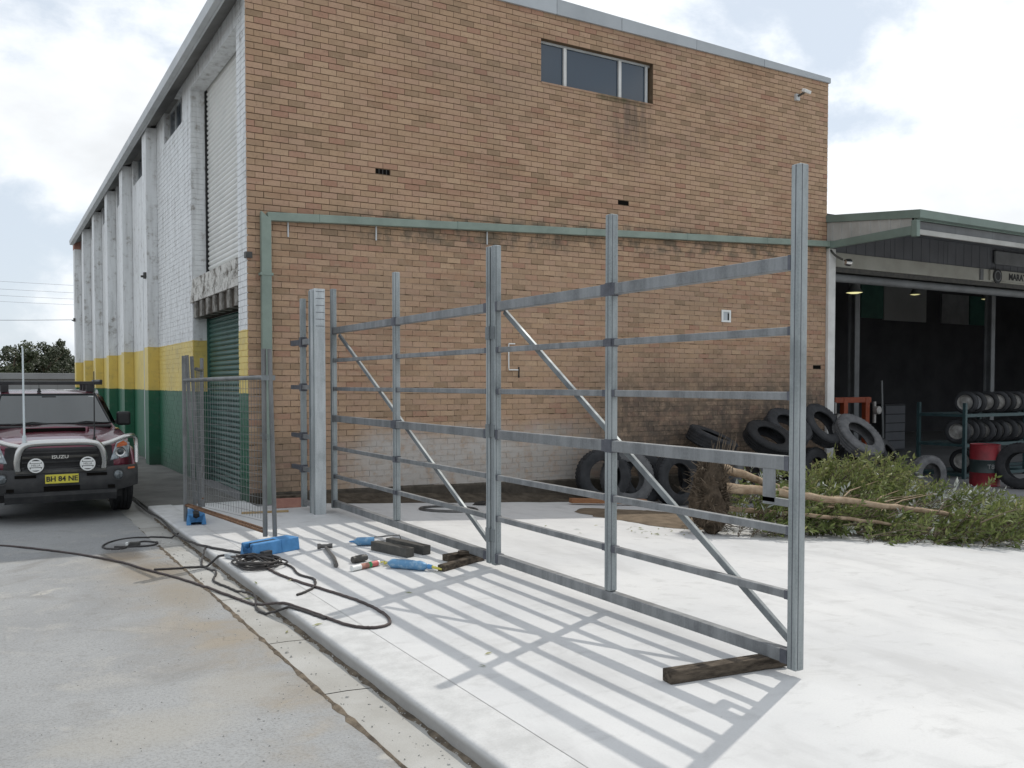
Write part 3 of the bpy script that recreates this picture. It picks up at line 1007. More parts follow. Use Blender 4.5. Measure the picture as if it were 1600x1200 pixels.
def build_building():
    B = thing('brick_building', 'two storey tan brick building with painted white, yellow and green side wall', 'building', (0, 0, -0.1))
    # --- front wall core (mortar) round the window opening
    x0, x1, z0, z1 = WIN
    m = MB()
    T = 0.24
    zt, zb = TOPZ, -0.55
    m.box((0.012, 0.0, zb), (x0, T, zt))
    m.box((x1, 0.0, zb), (W - 0.002, T, zt))
    m.box((x0, 0.0, zb), (x1, T, z0))
    m.box((x0, 0.0, z1), (x1, T, zt))
    m.build('front_wall', 'mortar', B)
    # --- bricks
    g = random.Random(21)
    cells = []
    vent_cells = {}
    for r in range(NROW):
        za = ZB + r * BH
        off = 0.0 if r % 2 else BL / 2
        edges = [0.0]
        x = off if off else BL
        while x < W - 0.02:
            edges.append(x)
            x += BL
        edges.append(W)
        for i in range(len(edges) - 1):
            a, b = edges[i], edges[i + 1]
            zc = za + BH / 2
            # cut for the window
            if zc > z0 and zc < z1:
                if a >= x0 and b <= x1:
                    continue
                if a < x0 < b:
                    b = x0
                if a < x1 < b:
                    a = x1
            if b - a < 0.03:
                continue
            hit = False
            for k, (vx, vz, nb) in enumerate(VENTS):
                if abs(zc - (vz + BH / 2)) < BH / 2 and a < vx + 0.11 and b > vx + 0.02 and k not in vent_cells:
                    vent_cells[k] = (a, b, za)
                    hit = True
            if hit:
                continue
            cells.append((a, b, za))
    camp = Vector(cam.location)

    def near(c):
        return (Vector(((c[0] + c[1]) / 2, 0, c[2])) - camp).length + (3 if c[1] - c[0] < 0.15 else 0) + (0 if -0.2 < c[2] < 7.0 else 9) + (4 if c[2] < 1.6 and c[0] < 0.5 else 0)
    cells.sort(key=near)
    single, rest = cells[:296], cells[296:]
    shapes = {}
    J, JV = 0.0112, 0.0070

    def brick_mb(a, b, za, tone, jit):
        m = MB()
        lowr = za < 3.7
        d = 0.007 if not lowr else 0.004
        dz = g.uniform(-jit, jit)
        y = -d - g.uniform(0, 0.003)
        if lowr and g.random() < 0.12:
            y = -0.001
        m.box((a + (JV / 2 if a > 0 else 0.0), y, za + J / 2 + dz), (b - JV / 2, 0.02, za + BH - J / 2 + dz), 0, tone, skip=('+y',))
        return m
    for wkey, (wa) in (('full', BL), ('half', BL / 2)):
        mb = MB()
        mb.box((JV / 2, -0.008, J / 2), (wa - JV / 2, 0.02, BH - J / 2), skip=('+y',))
        shapes[wkey] = mb.mesh('brick', 'brick')
    for a, b, za in single:
        wdt = b - a
        key = 'full' if abs(wdt - BL) < 0.004 else ('half' if abs(wdt - BL / 2) < 0.004 else None)
        if key is None:
            ob = brick_mb(a, b, za, 0.0, 0.001).build('brick', 'brick', B)
            continue
        ob = bpy.data.objects.new('brick', shapes[key])
        col.objects.link(ob)
        ob.parent = B
        bl = world_loc(B)
        ob.location = (a - bl[0] - (0.0 if a > 0 else JV / 2), g.uniform(-0.003, 0.001), za - bl[2] + g.uniform(-.001, .001))
    big = MB()
    for a, b, za in rest:
        mb = brick_mb(a, b, za, g.random(), 0.0016 if za > 3.7 else 0.004)
        big.add(mb.v, mb.f, 0, mb.t[0])
    stuff(big.build('brickwork', 'brick', B, use_tone=True, fix=False))
    # vent holes: dark cavity with a cast grille bar
    for k, (a, b, za) in vent_cells.items():
        m = MB()
        m.box((a + .006, -0.0015, za + .008), (b - .006, 0.03, za + BH - .006))
        v = m.build('air_vent', 'hole', B)
        if k == 0:
            m = MB()
            for i in range(3):
                xx = a + (b - a) * (i + 1) / 4
                m.box((xx - .004, -0.004, za + .008), (xx + .004, -0.0016, za + BH - .006))
            stuff(m.build('vent_bars', 'steel_dark', v))
    # --- window: frame, mullions, panes, reveal
    fy = 0.11
    m = MB()
    m.box((x0, 0.0, z0 - 0.0), (x0 + 0.003, fy + .03, z1))
    wf = MB()
    t = 0.035
    wf.box((x0, fy - .02, z1 - t), (x1, fy + .03, z1))
    wf.box((x0, fy - .02, z0), (x1, fy + .03, z0 + t))
    wf.box((x0, fy - .02, z0 + t), (x0 + t, fy + .03, z1 - t))
    wf.box((x1 - .10, fy - .03, z0 + t), (x1 - .05, fy + .03, z1 - t))
    win = wf.build('window', 'alu', B)
    for mx in (5.24, 6.375):
        m = MB()
        m.box((mx - .028, fy - .035, z0 + t), (mx + .028, fy + .025, z1 - t))
        m.build('mullion', 'white_trim', win)
    for a, b in ((x0 + t, 5.212), (5.268, 6.347), (6.403, x1 - .10)):
        m = MB()
        m.box((a, fy, z0 + t), (b, fy + .008, z1 - t))
        m.build('pane', 'glass', win)
    m = MB()
    m.box((x0 + .001, -0.02, z0 - .03), (x1 - .001, fy - .02, z0 - 0.001))
    m.build('sill', 'brick', win)
    m = MB()
    m.box((x0 - .1, 0.9, z0 - .6), (x1 + .1, 0.95, z1 + .5))
    m.build('dark_room', 'hole', win)
    # --- footing
    m = MB()
    xs = [0.0 + i * 0.8 for i in range(15)]
    for i in range(len(xs) - 1):
        xa, xb = xs[i], min(xs[i + 1], W)
        m.add([(xa, -0.03, -0.6), (xb, -0.03, -0.6), (xb, -0.03, gz(xb) * .3 + .10), (xa, -0.03, gz(xa) * .3 + .10),
               (xb, 0.0, gz(xb) * .3 + .13), (xa, 0.0, gz(xa) * .3 + .13)], [(0, 1, 2, 3), (3, 2, 4, 5)])
    m.build('footing', 'plinth', B)
    # --- metal capping, deeper towards the middle of the roof
    cuts = [-0.05, 2.6, 5.0, 6.32, 8.0, 9.7, W + 0.03]

    def ctop(x):
        return 7.86 + (5.0 - x) * 0.0228
    for i in range(len(cuts) - 1):
        a, b = cuts[i] + 0.003, cuts[i + 1] - 0.003
        m = MB()
        q = 0.002 * (i % 2)
        m.add([(a, -0.045 - q, TOPZ - .012), (b, -0.045 - q, TOPZ - .012), (b, -0.045 - q, ctop(b)), (a, -0.045 - q, ctop(a)),
               (a, 0.30, TOPZ - .012), (b, 0.30, TOPZ - .012), (b, 0.30, ctop(b)), (a, 0.30, ctop(a))],
              [(0, 1, 2, 3), (4, 7, 6, 5), (3, 2, 6, 7), (0, 4, 5, 1), (1, 5, 6, 2), (0, 3, 7, 4)])
        m.build('capping_panel', 'capping', B, bevel=0.006)
    m = MB()
    m.box((0.3, 0.32, 7.2), (W - .3, END_Y - .2, 7.25))
    m.build('roof', 'roof', B)
    m = MB()
    m.box((W - .24, 0.245, -.5), (W - .002, END_Y, 7.15))
    m.box((0.3, END_Y - .24, -.5), (W - .25, END_Y, 7.15))
    m.build('back_wall', 'mortar', B)

    # ============ side wall (faces -X), painted
    YD0, YD1 = 0.47, 3.64         # door bay
    DR = 0.24
    piers = [6.98, 10.45, 13.35, 16.45, 19.5]
    PW, PD = 0.48, 0.21
    ZE = 6.93                     # top of the side wall

    def ez(y):                    # underside of the gutter, falling to the far end
        return 6.80 - .0135 * y
    m = MB()
    m.box((0.006, 0.002, -.2), (0.24, YD0, ZE))                      # corner strip
    m.box((DR + .06, YD0 - .02, -.2), (DR + .4, YD1 + .02, ZE))      # behind the doors
    m.box((0.0, YD0, 6.60), (DR, YD1, ZE))                           # beam over the tall door
    # panel wall with window slots under the eaves
    m.box((0.004, YD1, -.2), (0.24, END_Y, 6.20))
    bays = [(YD1 + .0, piers[0])] + [(piers[i] + PW, piers[i + 1]) for i in range(len(piers) - 1)] + [(piers[-1] + PW, END_Y - PW)]
    wins = []
    last = YD1
    for i, (a, b) in enumerate(bays):
        wa, wb = (a + .72, b - .85) if i == 0 else (a + .25, b - .25)
        m.box((0.004, last, 6.20), (0.24, wa, ZE))
        last = wb
        wins.append((wa, wb))
        m.box((0.004, wa, 6.86), (0.24, wb, ZE))
    m.box((0.004, last, 6.20), (0.24, END_Y, ZE))
    m.build('side_wall', 'paint', B)
    for y in piers + [END_Y - PW]:
        m = MB()
        m.box((-PD, y, -.2), (0.003, y + PW, ez(y) + .05))
        m.build('pier', 'paint', B, bevel=0.008)
    m = MB()
    m.box((-PD - .004, END_Y - PW - .004, ez(END_Y) - .16), (0.0, END_Y + .004, ez(END_Y) + .22))
    m.build('pier_cap', 'pink_brick', B)
    for wa, wb in wins:
        m = MB()
        t = .04
        m.box((.10, wa, 6.82), (.15, wb, 6.86))
        m.box((.10, wa, 6.20), (.15, wb, 6.24))
        n = 3
        for k in range(n + 1):
            y = wa + (wb - wa - t) * k / n
            m.box((.10, y, 6.24), (.15, y + t, 6.82))
        w = m.build('high_window', 'alu', B)
        m = MB()
        m.box((.125, wa, 6.24), (.131, wb, 6.82))
        m.build('pane', 'glass', w)
    # painted bricks: single ones on the corner strip and the door jamb, the rest joined
    shp = {}

    def pbrick(a, b):
        a = [min(a[i], b[i]) for i in range(3)], [max(a[i], b[i]) for i in range(3)]
        key = tuple(round(a[1][i] - a[0][i], 3) for i in range(3))
        if key not in shp:
            mb = MB()
            mb.box((0, 0, 0), key)
            shp[key] = mb.mesh('painted_brick', 'paint')
        ob = bpy.data.objects.new('painted_brick', shp[key])
        col.objects.link(ob)
        ob.parent = B
        bl = world_loc(B)
        ob.location = tuple(a[0][i] - bl[i] for i in range(3))
    pj = 0.010
    for r in range(NROW):
        za = ZB + r * BH
        if za > ZE - BH or za < -0.15:
            continue
        # corner strip Y 0 .. YD0
        ed = [0.0, BL, YD0] if r % 2 else [0.0, BL / 2, BL * 1.5, YD0]
        for i in range(len(ed) - 1):
            pbrick((-0.004 - g.uniform(0, .003), ed[i] + (pj / 2 if i else 0.001), za + pj / 2), (0.03, ed[i + 1] - (pj / 2 if i < len(ed) - 2 else 0), za + BH - pj / 2))
        # jamb on the far side of the door (faces the camera)
        if za > 3.4 or za < 2.7:
            pbrick((0.006, YD1 - .006 - g.uniform(0, .003), za + pj / 2), (DR - .002, YD1 + .02, za + BH - pj / 2))
    big = MB()
    for r in range(NROW):
        za = ZB + r * BH
        if za > 6.16 or za < -0.15:
            continue
        off = 0 if r % 2 else BL / 2
        y = YD1 + .004
        e = [y]
        y = YD1 - off + BL
        while y < piers[0] - .03:
            e.append(y)
            y += BL
        e.append(piers[0])
        for i in range(len(e) - 1):
            if e[i + 1] - e[i] > .03:
                big.box((-g.uniform(0.001, .004), e[i] + pj / 2, za + pj / 2), (.02, e[i + 1] - pj / 2, za + BH - pj / 2), skip=('+x',))
        for p in piers[:5]:
            if r % 2:
                sp = [-PD, -PD + .105, 0.0]
            else:
                sp = [-PD, 0.0]
            for i in range(len(sp) - 1):
                big.box((sp[i] + (pj / 2 if i else -.003), p - g.uniform(.002, .005), za + pj / 2), (sp[i + 1] - pj / 2, p + .02, za + BH - pj / 2), skip=('+y',))
    stuff(big.build('painted_brickwork', 'paint', B, fix=False))
    # eaves: soffit, fascia, gutter
    m = MB()
    G1 = END_Y - PW - .02
    z0, z1 = ez(0), ez(G1)
    m.add([(.02, -.02, z0 + .13), (-.24, -.02, z0 + .02), (-.24, G1, z1 + .02), (.02, G1, z1 + .13),
           (0.3, 0, z0 + .13), (0.3, G1, z1 + .13), (.3, 0, 7.2), (.3, G1, 7.2), (-.24, -.02, z0 + .14), (-.24, G1, z1 + .14)],
          [(0, 1, 2, 3), (0, 3, 5, 4), (8, 9, 7, 6), (1, 8, 9, 2)])
    m.build('soffit', 'soffit', B)
    pr = [(-.245, -.03), (-.35, -.03), (-.37, .10), (-.36, .10), (-.34, -.018), (-.245, -.018)]
    m = MB()
    m.loft([[(x, y, z + ez(y)) for x, z in pr] for y in (-.03, G1)])
    m.build('gutter', 'gutter', B)
    m = MB()
    pr = [(-.265, -.05), (-.242, -.05), (-.242, .15), (-.265, .15)]
    m.loft([[(x, y, z + ez(y)) for x, z in pr] for y in (-.03, G1)])
    m.build('fascia', 'gutter', B)
    # rendered lintel and its row of soldier bricks
    m = MB()
    m.box((-.022, YD0 + .002, 3.0), (DR + .05, YD1 + .10, 3.115))
    m.box((-.012, YD0 + .002, 3.118), (DR + .05, YD1 + .05, 3.25))
    m.box((-.006, YD0 + .002, 3.253), (DR + .05, YD1, 3.40))
    m.build('lintel', 'render', B, bevel=0.006)
    for i in range(7):
        y = YD0 + .06 + i * .465
        m = MB()
        m.box((-.008, y, 2.73), (.16, y + .17, 3.0))
        m.build('soldier_brick', 'soldier', B, bevel=0.01)
    m = MB()
    m.box((.03, YD0, 2.74), (DR + .05, YD1, 3.0))
    m.build('lintel_core', 'plinth', B)
    # roller doors
    for nm, za, zb, mat, lab in (('roller_door', 3.40, 6.62, 'door_white', 'upper cream roller door'), ('roller_door', -.05, 2.74, 'door_green', 'lower green roller door')):
        p = bpy.data.objects.new(nm, None)
        col.objects.link(p)
        p.parent = B
        p.location = (0, 0, 0.1)
        p['label'] = lab
        pitch = 0.082
        mb = MB()
        prof = []
        k = 6
        for i in range(k + 1):
            t = i / k
            prof.append((DR + .045 - .022 * math.sin(math.pi * t), t * (pitch - .006)))
        ring = [(x, z) for x, z in prof] + [(DR + .05, pitch - .006), (DR + .05, 0)]
        mb.prism(ring, 'y', YD0 + .01, YD1 - .012)
        me = mb.mesh('slat', mat, smooth=35)
        z = za
        while z < zb - .02:
            ob = bpy.data.objects.new('slat', me)
            col.objects.link(ob)
            ob.parent = p
            ob.location = (0, 0, z)
            z += pitch
        m = MB()
        m.box((DR - .008, YD1 - .03, za), (DR + .045, YD1 - .004, zb))
        m.build('guide_rail', 'black' if zb > 3 else 'door_green', p)
    # a stub of broken brick ledge on the corner
    m = MB()
    m.box((-.03, -.05, 3.33), (.06, .05, 3.41))
    m.build('corner_bracket', 'steel_dark', B)
    # thin conduit up the second bay and two wall fittings
    m = MB()
    m.tube([(-.03, 8.6, -.1), (-.03, 8.6, 3.9)], .022, 8)
    m.build('conduit', 'gutter', B)
    for (x, y, z) in ((-PD - .05, piers[0] + .1, 3.75), (-PD - .06, END_Y - .5, 3.8)):
        m = MB()
        m.box((x, y - .02, z), (x + .06, y + .10, z + .12))
        m.box((x - .05, y + .02, z + .02), (x, y + .06, z + .06))
        m.build('cable_bracket', 'steel_dark', B)


build_building()


# ------------------------------------------------------------------ things fixed on the brick front
def wall_fittings():
    # drain pipe: sloping run and the drop at the corner
    P = thing('drain_pipe', 'sage green square rainwater pipe running across the brick front and down its corner', 'drain pipe', (0.25, -0.07, -0.05))
    S = .116
    zl, zr = 3.90, 4.385
    at = lambda x: zl + (x - .25) * (zr - zl) / 10.6
    cuts = [0.255, 0.98, 3.15, 5.55, 7.75, 9.75, 11.75]
    for i in range(len(cuts) - 1):
        m = MB()
        a, b = cuts[i], cuts[i + 1]
        h = S - .003 * (i % 2)
        m.beam((a + .003, -.067, at(a)), (b + (.02 if i < 5 else 0), -.067, at(b)), .095, h)
        m.build('pipe_length', 'pipe', P, bevel=.01)
        if i:
            m = MB()
            m.beam((a - .004, -.067, at(a)), (a + .004, -.067, at(a)), .1, S + .006)
            m.build('pipe_joint', 'shed_green', P)
    m = MB()
    v = [(0.17, -.115, -.04), (.305, -.115, -.04), (.305, -.02, -.04), (.17, -.02, -.04)]
    t = [(0.17, -.115, zl + .066), (.305, -.115, zl - .048), (.305, -.02, zl - .048), (.17, -.02, zl + .066)]
    m.add(v + t, [(3, 2, 1, 0), (4, 5, 6, 7), (0, 1, 5, 4), (1, 2, 6, 5), (2, 3, 7, 6), (3, 0, 4, 7)])
    m.build('downpipe', 'pipe', P, bevel=.01)
    for z in (3.1, 1.7):
        m = MB()
        m.box((.15, -.122, z), (.325, -.008, z + .035))
        m.build('pipe_strap', 'pipe', P)
    for x in (.55, 1.85, 3.7):
        m = MB()
        m.box((x, -.03, at(x) - .26), (x + .02, -.012, at(x) - .05))
        m.build('hanger', 'gutter', P)
    # small floodlight near the top right
    t = thing('security_light', 'small floodlight on a bracket under the capping of the brick front', 'light', (10.6, -.02, 7.2))
    m = MB()
    m.box((10.55, -.06, 7.12), (10.65, -.008, 7.24))
    m.build('bracket', 'gutter', t)
    m = MB()
    m.beam((10.6, -.06, 7.2), (10.64, -.20, 7.25), .04, .03)
    m.build('arm', 'steel_dark', t)
    m = MB()
    m.beam((10.56, -.22, 7.265), (10.73, -.22, 7.245), .10, .06, up=(0, -.4, 1))
    m.build('lamp_head', 'white_plastic', t, bevel=.01)
    # framed white vent
    t = thing('wall_vent', 'little white framed vent set in the brick front behind the right gate leaf', 'vent', (8.79, -.01, 2.87))
    a, b, z0, z1 = 8.675, 8.905, 2.765, 2.99
    m = MB()
    m.box((a, -.025, z0), (b, -.009, z0 + .035))
    m.box((a, -.025, z1 - .035), (b, -.009, z1))
    m.box((a, -.025, z0 + .035), (a + .04, -.009, z1 - .035))
    m.box((b - .04, -.025, z0 + .035), (b, -.009, z1 - .035))
    m.build('vent_frame', 'white_plastic', t)
    m = MB()
    m.box((a + .04, -.013, z0 + .035), (b - .04, -.009, z1 - .035))
    m.build('vent_opening', 'capping', t)
    m = MB()
    m.box((b - .075, -.0155, z0 + .035), (b - .04, -.0131, z1 - .06))
    m.build('vent_flap', 'black', t)
    # bent white conduit with a dark tip
    t = thing('bent_conduit', 'thin white bent pipe with a dark tip on the brick front', 'conduit', (4.1, -.02, 1.8))
    m = MB()
    m.tube([(4.22, -.02, 2.26), (4.10, -.03, 2.26), (4.095, -.035, 2.22), (4.095, -.035, 1.88), (4.10, -.035, 1.845), (4.26, -.05, 1.845)], .011, 8)
    m.build('conduit_tube', 'white_plastic', t, smooth=60)
    m = MB()
    m.tube([(4.275, -.05, 1.89), (4.275, -.05, 1.72)], .013, 8)
    m.build('conduit_tip', 'black', t)


wall_fittings()


# ------------------------------------------------------------------ tyre shed
def build_shed():
    B = thing('tyre_shed', 'dark open fronted workshop with sage green canopy fascia beside the brick building', 'shed', (11.7, 0, -.45))
    XE = 44.0
    m = MB()
    m.box((W + .005, -.06, -.5), (W + .21, .10, 4.33))
    m.build('corner_post', 'white_trim', B)
    m = MB()
    m.box((W + .215, .03, 4.0), (XE, .15, 4.285))
    m.build('header_beam', 'cream_beam', B)
    m = MB()
    m.box((W + .215, .06, 3.90), (XE, .26, 3.997))
    m.build('door_track', 'steel_dark', B)
    m = MB()
    m.tube([(W + .3, .13, 3.79), (XE, .13, 3.79)], .085, 12)
    m.build('rolled_door', 'shed_panel', B, smooth=50)
    # cladding over the header, in sheets
    x = W + .22
    while x < XE:
        m = MB()
        x2 = min(x + 1.85, XE)
        m.box((x + .004, .06, 4.29), (x2 - .004, .10, 5.0))
        k = x + .15
        while k < x2 - .1:
            m.box((k, .053, 4.29), (k + .10, .061, 4.98))
            k += .3
        m.build('cladding_sheet', 'cladding', B)
        x = x2
    # lining: side, back, roof
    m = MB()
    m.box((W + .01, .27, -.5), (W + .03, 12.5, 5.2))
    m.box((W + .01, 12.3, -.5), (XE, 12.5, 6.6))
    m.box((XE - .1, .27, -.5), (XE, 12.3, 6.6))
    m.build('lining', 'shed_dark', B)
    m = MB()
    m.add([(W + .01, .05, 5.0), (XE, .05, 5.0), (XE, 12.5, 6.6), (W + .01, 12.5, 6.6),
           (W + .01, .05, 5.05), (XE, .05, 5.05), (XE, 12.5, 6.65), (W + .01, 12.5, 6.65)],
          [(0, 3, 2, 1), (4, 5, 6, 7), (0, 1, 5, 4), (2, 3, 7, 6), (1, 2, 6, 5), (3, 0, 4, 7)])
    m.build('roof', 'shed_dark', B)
    for a, b, z0, z1, mt in ((28.2, 29.6, 4.35, 5.75, 'door_green'), (29.65, 32.5, 4.3, 5.85, 'far_grey'), (33.6, 35.6, 4.3, 5.6, 'shed_panel'), (35.7, 37.5, 4.3, 5.6, 'door_green')):
        m = MB()
        m.box((a, 12.2, z0), (b, 12.29, z1))
        m.build('wall_sheet', mt, B)
    for x, y in ((16.4, 3.1), (22.4, 3.1), (30, 3.1)):
        m = MB()
        m.box((x - .09, y - .02, -.45), (x + .09, y + .02, 5.3))
        m.box((x - .012, y + .02, -.45), (x + .012, y + .16, 5.3))
        m.box((x - .09, y + .16, -.45), (x + .09, y + .2, 5.3))
        m.build('steel_post', 'shed_panel', B)
    # canopy
    YC = -1.98
    zt0, zt1 = 4.98, 4.755
    m = MB()
    m.add([(W - .0, .04, zt0 - .02), (XE, .04, zt0 - .02), (XE, YC, zt1 - .02), (W, YC, zt1 - .02),
           (W - .0, .04, zt0), (XE, .04, zt0), (XE, YC, zt1), (W, YC, zt1)],
          [(0, 3, 2, 1), (4, 5, 6, 7), (0, 1, 5, 4), (2, 3, 7, 6), (1, 2, 6, 5), (3, 0, 4, 7)])
    m.build('canopy_roof', 'roof', B)
    m = MB()
    m.add([(W - .03, -.012, zt0 - .125), (W - .03, YC - .126, zt1 - .135), (W - .03, YC - .126, zt1 + .015), (W - .03, -.012, zt0 + .015),
           (W - .003, -.012, zt0 - .125), (W - .003, YC - .126, zt1 - .135), (W - .003, YC - .126, zt1 + .015), (W - .003, -.012, zt0 + .015)],
          [(0, 1, 2, 3), (4, 7, 6, 5), (3, 2, 6, 7), (0, 4, 5, 1), (1, 5, 6, 2), (0, 3, 7, 4)])
    m.build('barge_board', 'shed_green', B)
    m = MB()
    m.prism([(YC - .002, 4.62), (YC - .11, 4.63), (YC - .125, 4.77), (YC - .115, 4.77), (YC - .1, 4.645), (YC - .002, 4.635)], 'x', W - .002, XE)
    m.box((W - .002, YC - .001, 4.60), (XE, YC + .02, 4.76))
    m.build('canopy_gutter', 'shed_green', B)
    m = MB()
    m.box((W - .028, YC - .06, 4.30), (W + .07, YC + .06, 4.60))
    m.build('gutter_drop', 'shed_green', B, bevel=.01)
    m = MB()
    m.add([(W - .02, -.012, 4.33), (W - .02, YC + .06, 4.34), (W - .02, YC + .06, 4.50), (W - .02, -.012, 4.46),
           (W + .06, -.012, 4.33), (W + .06, YC + .06, 4.34), (W + .06, YC + .06, 4.50), (W + .06, -.012, 4.46)],
          [(0, 1, 2, 3), (4, 7, 6, 5), (3, 2, 6, 7), (0, 4, 5, 1), (1, 5, 6, 2), (0, 3, 7, 4)])
    m.build('side_beam', 'shed_green', B)
    m = MB()
    m.add([(W, -.012, 4.462), (W, YC + .06, 4.50), (W, YC + .06, 4.64), (W, -.012, 4.85)], [(0, 1, 2, 3)])
    for k in range(8):
        y = -.15 - k * .22
        m.box((W - .012, y, 4.48), (W, y + .05, 4.66 + (y + 2) * .07))
    m.build('side_panel', 'pale_panel', B)
    m = MB()
    m.box((W + .075, YC - .03, 4.345), (XE, YC + .02, 4.435))
    m.build('front_rail', 'pale_panel', B)
    x = W + .08
    i = 0
    while x < XE:
        m = MB()
        x2 = min(x + 1.2, XE)
        m.box((x + .003, YC + .05, 4.44), (x2 - .003, YC + .07, 4.60))
        m.build('front_panel', 'shed_panel', B)
        x = x2
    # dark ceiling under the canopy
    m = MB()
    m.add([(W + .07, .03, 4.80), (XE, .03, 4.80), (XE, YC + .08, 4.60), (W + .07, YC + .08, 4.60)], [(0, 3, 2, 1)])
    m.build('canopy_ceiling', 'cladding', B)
    m = MB()
    m.box((17.3, -.02, 4.42), (21.5, .02, 4.72))
    m.build('upper_board', 'shed_panel', B)
    for x in (16.75, ):
        m = MB()
        m.box((x, .0, 4.02), (x + .12, .028, 4.27))
        m.build('beam_plate', 'shed_panel', B)


build_shed()


def shed_things():
    # sign
    S = thing('shop_sign', 'cream sign board with dark lettering on the workshop header beam', 'sign', (17.3, 0.0, 4.1))
    m = MB()
    m.box((17.12, -.012, 4.03), (20.6, .027, 4.275))
    m.build('sign_board', 'cream_beam', S)
    text('lettering', 'MARATHON', .21, 'car_black', S, (.55, -.016, .045), (R(90), 0, 0), bold=.008, align='LEFT', sx=1.05)
    m = MB()
    m.lathe([(0.001, 0), (.17, 0), (.17, .02), (.001, .02)], 20, closed=False, origin=(17.38, -.034, 4.14), axis='y')
    e = m.build('emblem', 'car_black', S)
    m = MB()
    m.lathe([(.10, -.006), (.125, -.006), (.125, 0), (.10, 0)], 20, closed=True, origin=(17.38, -.034, 4.14), axis='y')
    m.build('emblem_ring', 'shed_panel', e)
    # hanging lamps
    def lamp(loc, r, strength, label):
        t = thing('pendant_lamp', label, 'lamp', loc, 'lamps hanging in the workshop')
        m = MB()
        x, y, z = loc
        m.lathe([(.03, .28), (.06, .22), (r * .6, .12), (r, .0), (r - .01, .0), (r * .55, .1)], 18, closed=True, origin=loc)
        m.build('shade', 'shed_panel', t, smooth=50)
        m = MB()
        m.lathe([(.001, -.03), (r * .5, -.02), (r * .93, .002), (.001, .004)], 18, closed=False, origin=loc)
        mm, nt, b = principled('lamp_glow', (.9, .9, .6), .5)
        b.inputs['Emission Color'].default_value = (1.0, .93, .45, 1)
        b.inputs['Emission Strength'].default_value = strength
        M['glow%d' % int(strength * 100)] = mm
        m.build('bulb', 'glow%d' % int(strength * 100), t, smooth=60)
        m = MB()
        m.tube([(x, y, z + .26), (x, y, 5.0 + y * .12)], .012, 6)
        m.build('cord', 'black', t)
    lamp((14.9, 2.0, 3.80), .20, .75, 'pale yellow lit pendant lamp nearest the white corner post of the workshop')
    lamp((23.6, 6.5, 4.58), .17, .5, 'small dim lamp hanging mid way across the dark workshop')
    lamp((27.6, 6.5, 4.62), .17, .35, 'faint small lamp hanging deepest at the edge of the workshop opening')
    # security camera arm on the corner post
    t = thing('wall_spotlight', 'shiny spotlight on a bent dark arm at the top of the white corner post', 'light', (11.6, -.08, 4.05))
    m = MB()
    m.tube(bez([(11.58, -.06, 4.3), (11.60, -.16, 4.18), (11.72, -.24, 4.10)], 6), .022, 8)
    m.build('arm', 'steel_dark', t, smooth=60)
    m = MB()
    m.lathe([(.001, -.05), (.05, -.045), (.07, .02), (.075, .09), (.065, .09), (.001, .06)], 14, closed=False, origin=(11.79, -.27, 4.05), axis='x')
    m.build('lamp_head', 'chrome', t, smooth=50)
    t = thing('gutter_bracket', 'small white fitting where the drain pipe meets the canopy', 'bracket', (11.58, -.1, 4.55))
    m = MB()
    m.box((11.545, -.13, 4.50), (11.60, -.035, 4.66))
    m.tube([(11.57, -.13, 4.6), (11.57, -.19, 4.66)], .02, 8)
    m.build('fitting', 'white_plastic', t)
    # orange hoist
    t = thing('orange_hoist', 'orange steel lifting frame standing in the dark workshop doorway', 'hoist', (14.2, 1.5, -.48))
    for x in (13.96, 14.72):
        m = MB()
        m.box((x - .07, 1.44, -.46), (x + .07, 1.56, 1.30))
        m.build('upright', 'orange', t, bevel=.008)
    m = MB()
    m.box((13.60, 1.45, 1.18), (14.86, 1.55, 1.31))
    m.build('crossbar', 'orange', t, bevel=.008)
    m = MB()
    m.box((13.8, 1.3, -.46), (14.9, 1.7, -.36))
    m.build('base', 'orange', t)
    for x in (13.62, 15.0):
        m = MB()
        m.lathe([(.001, -.06), (.09, -.06), (.1, 0), (.09, .06), (.001, .06)], 14, closed=False, origin=(x, 1.40, .85 if x < 14 else 1.0), axis='y')
        m.box((x - .03, 1.45, .7), (x + .03, 1.5, 1.2))
        m.build('hub', 'rim', t, smooth=50)
    # work bench and cabinet deep in the workshop
    t = thing('work_bench', 'dim steel work bench against the left lining of the workshop', 'bench', (17.6, 5.5, -.48))
    m = MB()
    m.box((16.6, 5.2, .38), (19.6, 6.0, .45))
    m.build('bench_top', 'shed_panel', t)
    for x in (16.7, 19.5):
        for y in (5.3, 5.9):
            m = MB()
            m.box((x - .04, y - .04, -.46), (x + .04, y + .04, .38))
            m.build('leg', 'shed_panel', t)
    m = MB()
    m.box((16.75, 5.25, -.1), (19.45, 5.95, -.06))
    m.build('shelf', 'shed_panel', t)
    t = thing('tool_cabinet', 'dim grey tool cabinet beside the work bench in the workshop', 'cabinet', (21.0, 5.6, -.48))
    m = MB()
    m.box((20.5, 5.3, -.45), (21.5, 5.9, 1.0))
    m.build('cabinet_body', 'shed_dark', t, bevel=.01)
    for k in range(5):
        m = MB()
        m.box((20.54, 5.28, -.38 + k * .27), (21.46, 5.299, -.14 + k * .27))
        m.build('drawer', 'cladding', t)
    t = thing('prop_pole', 'thin pale pole standing upright in the middle of the workshop', 'pole', (16.6, 2.4, -.48))
    m = MB()
    m.tube([(16.6, 2.4, -.47), (16.62, 2.5, 1.7)], .025, 8)
    m.build('pole_tube', 'far_grey', t)
    # oil drum
    t = thing('oil_drum', 'red oil drum with a dark middle band in front of the wheel rack', 'drum', (14.66, -1.45, -.48))
    R0 = .285
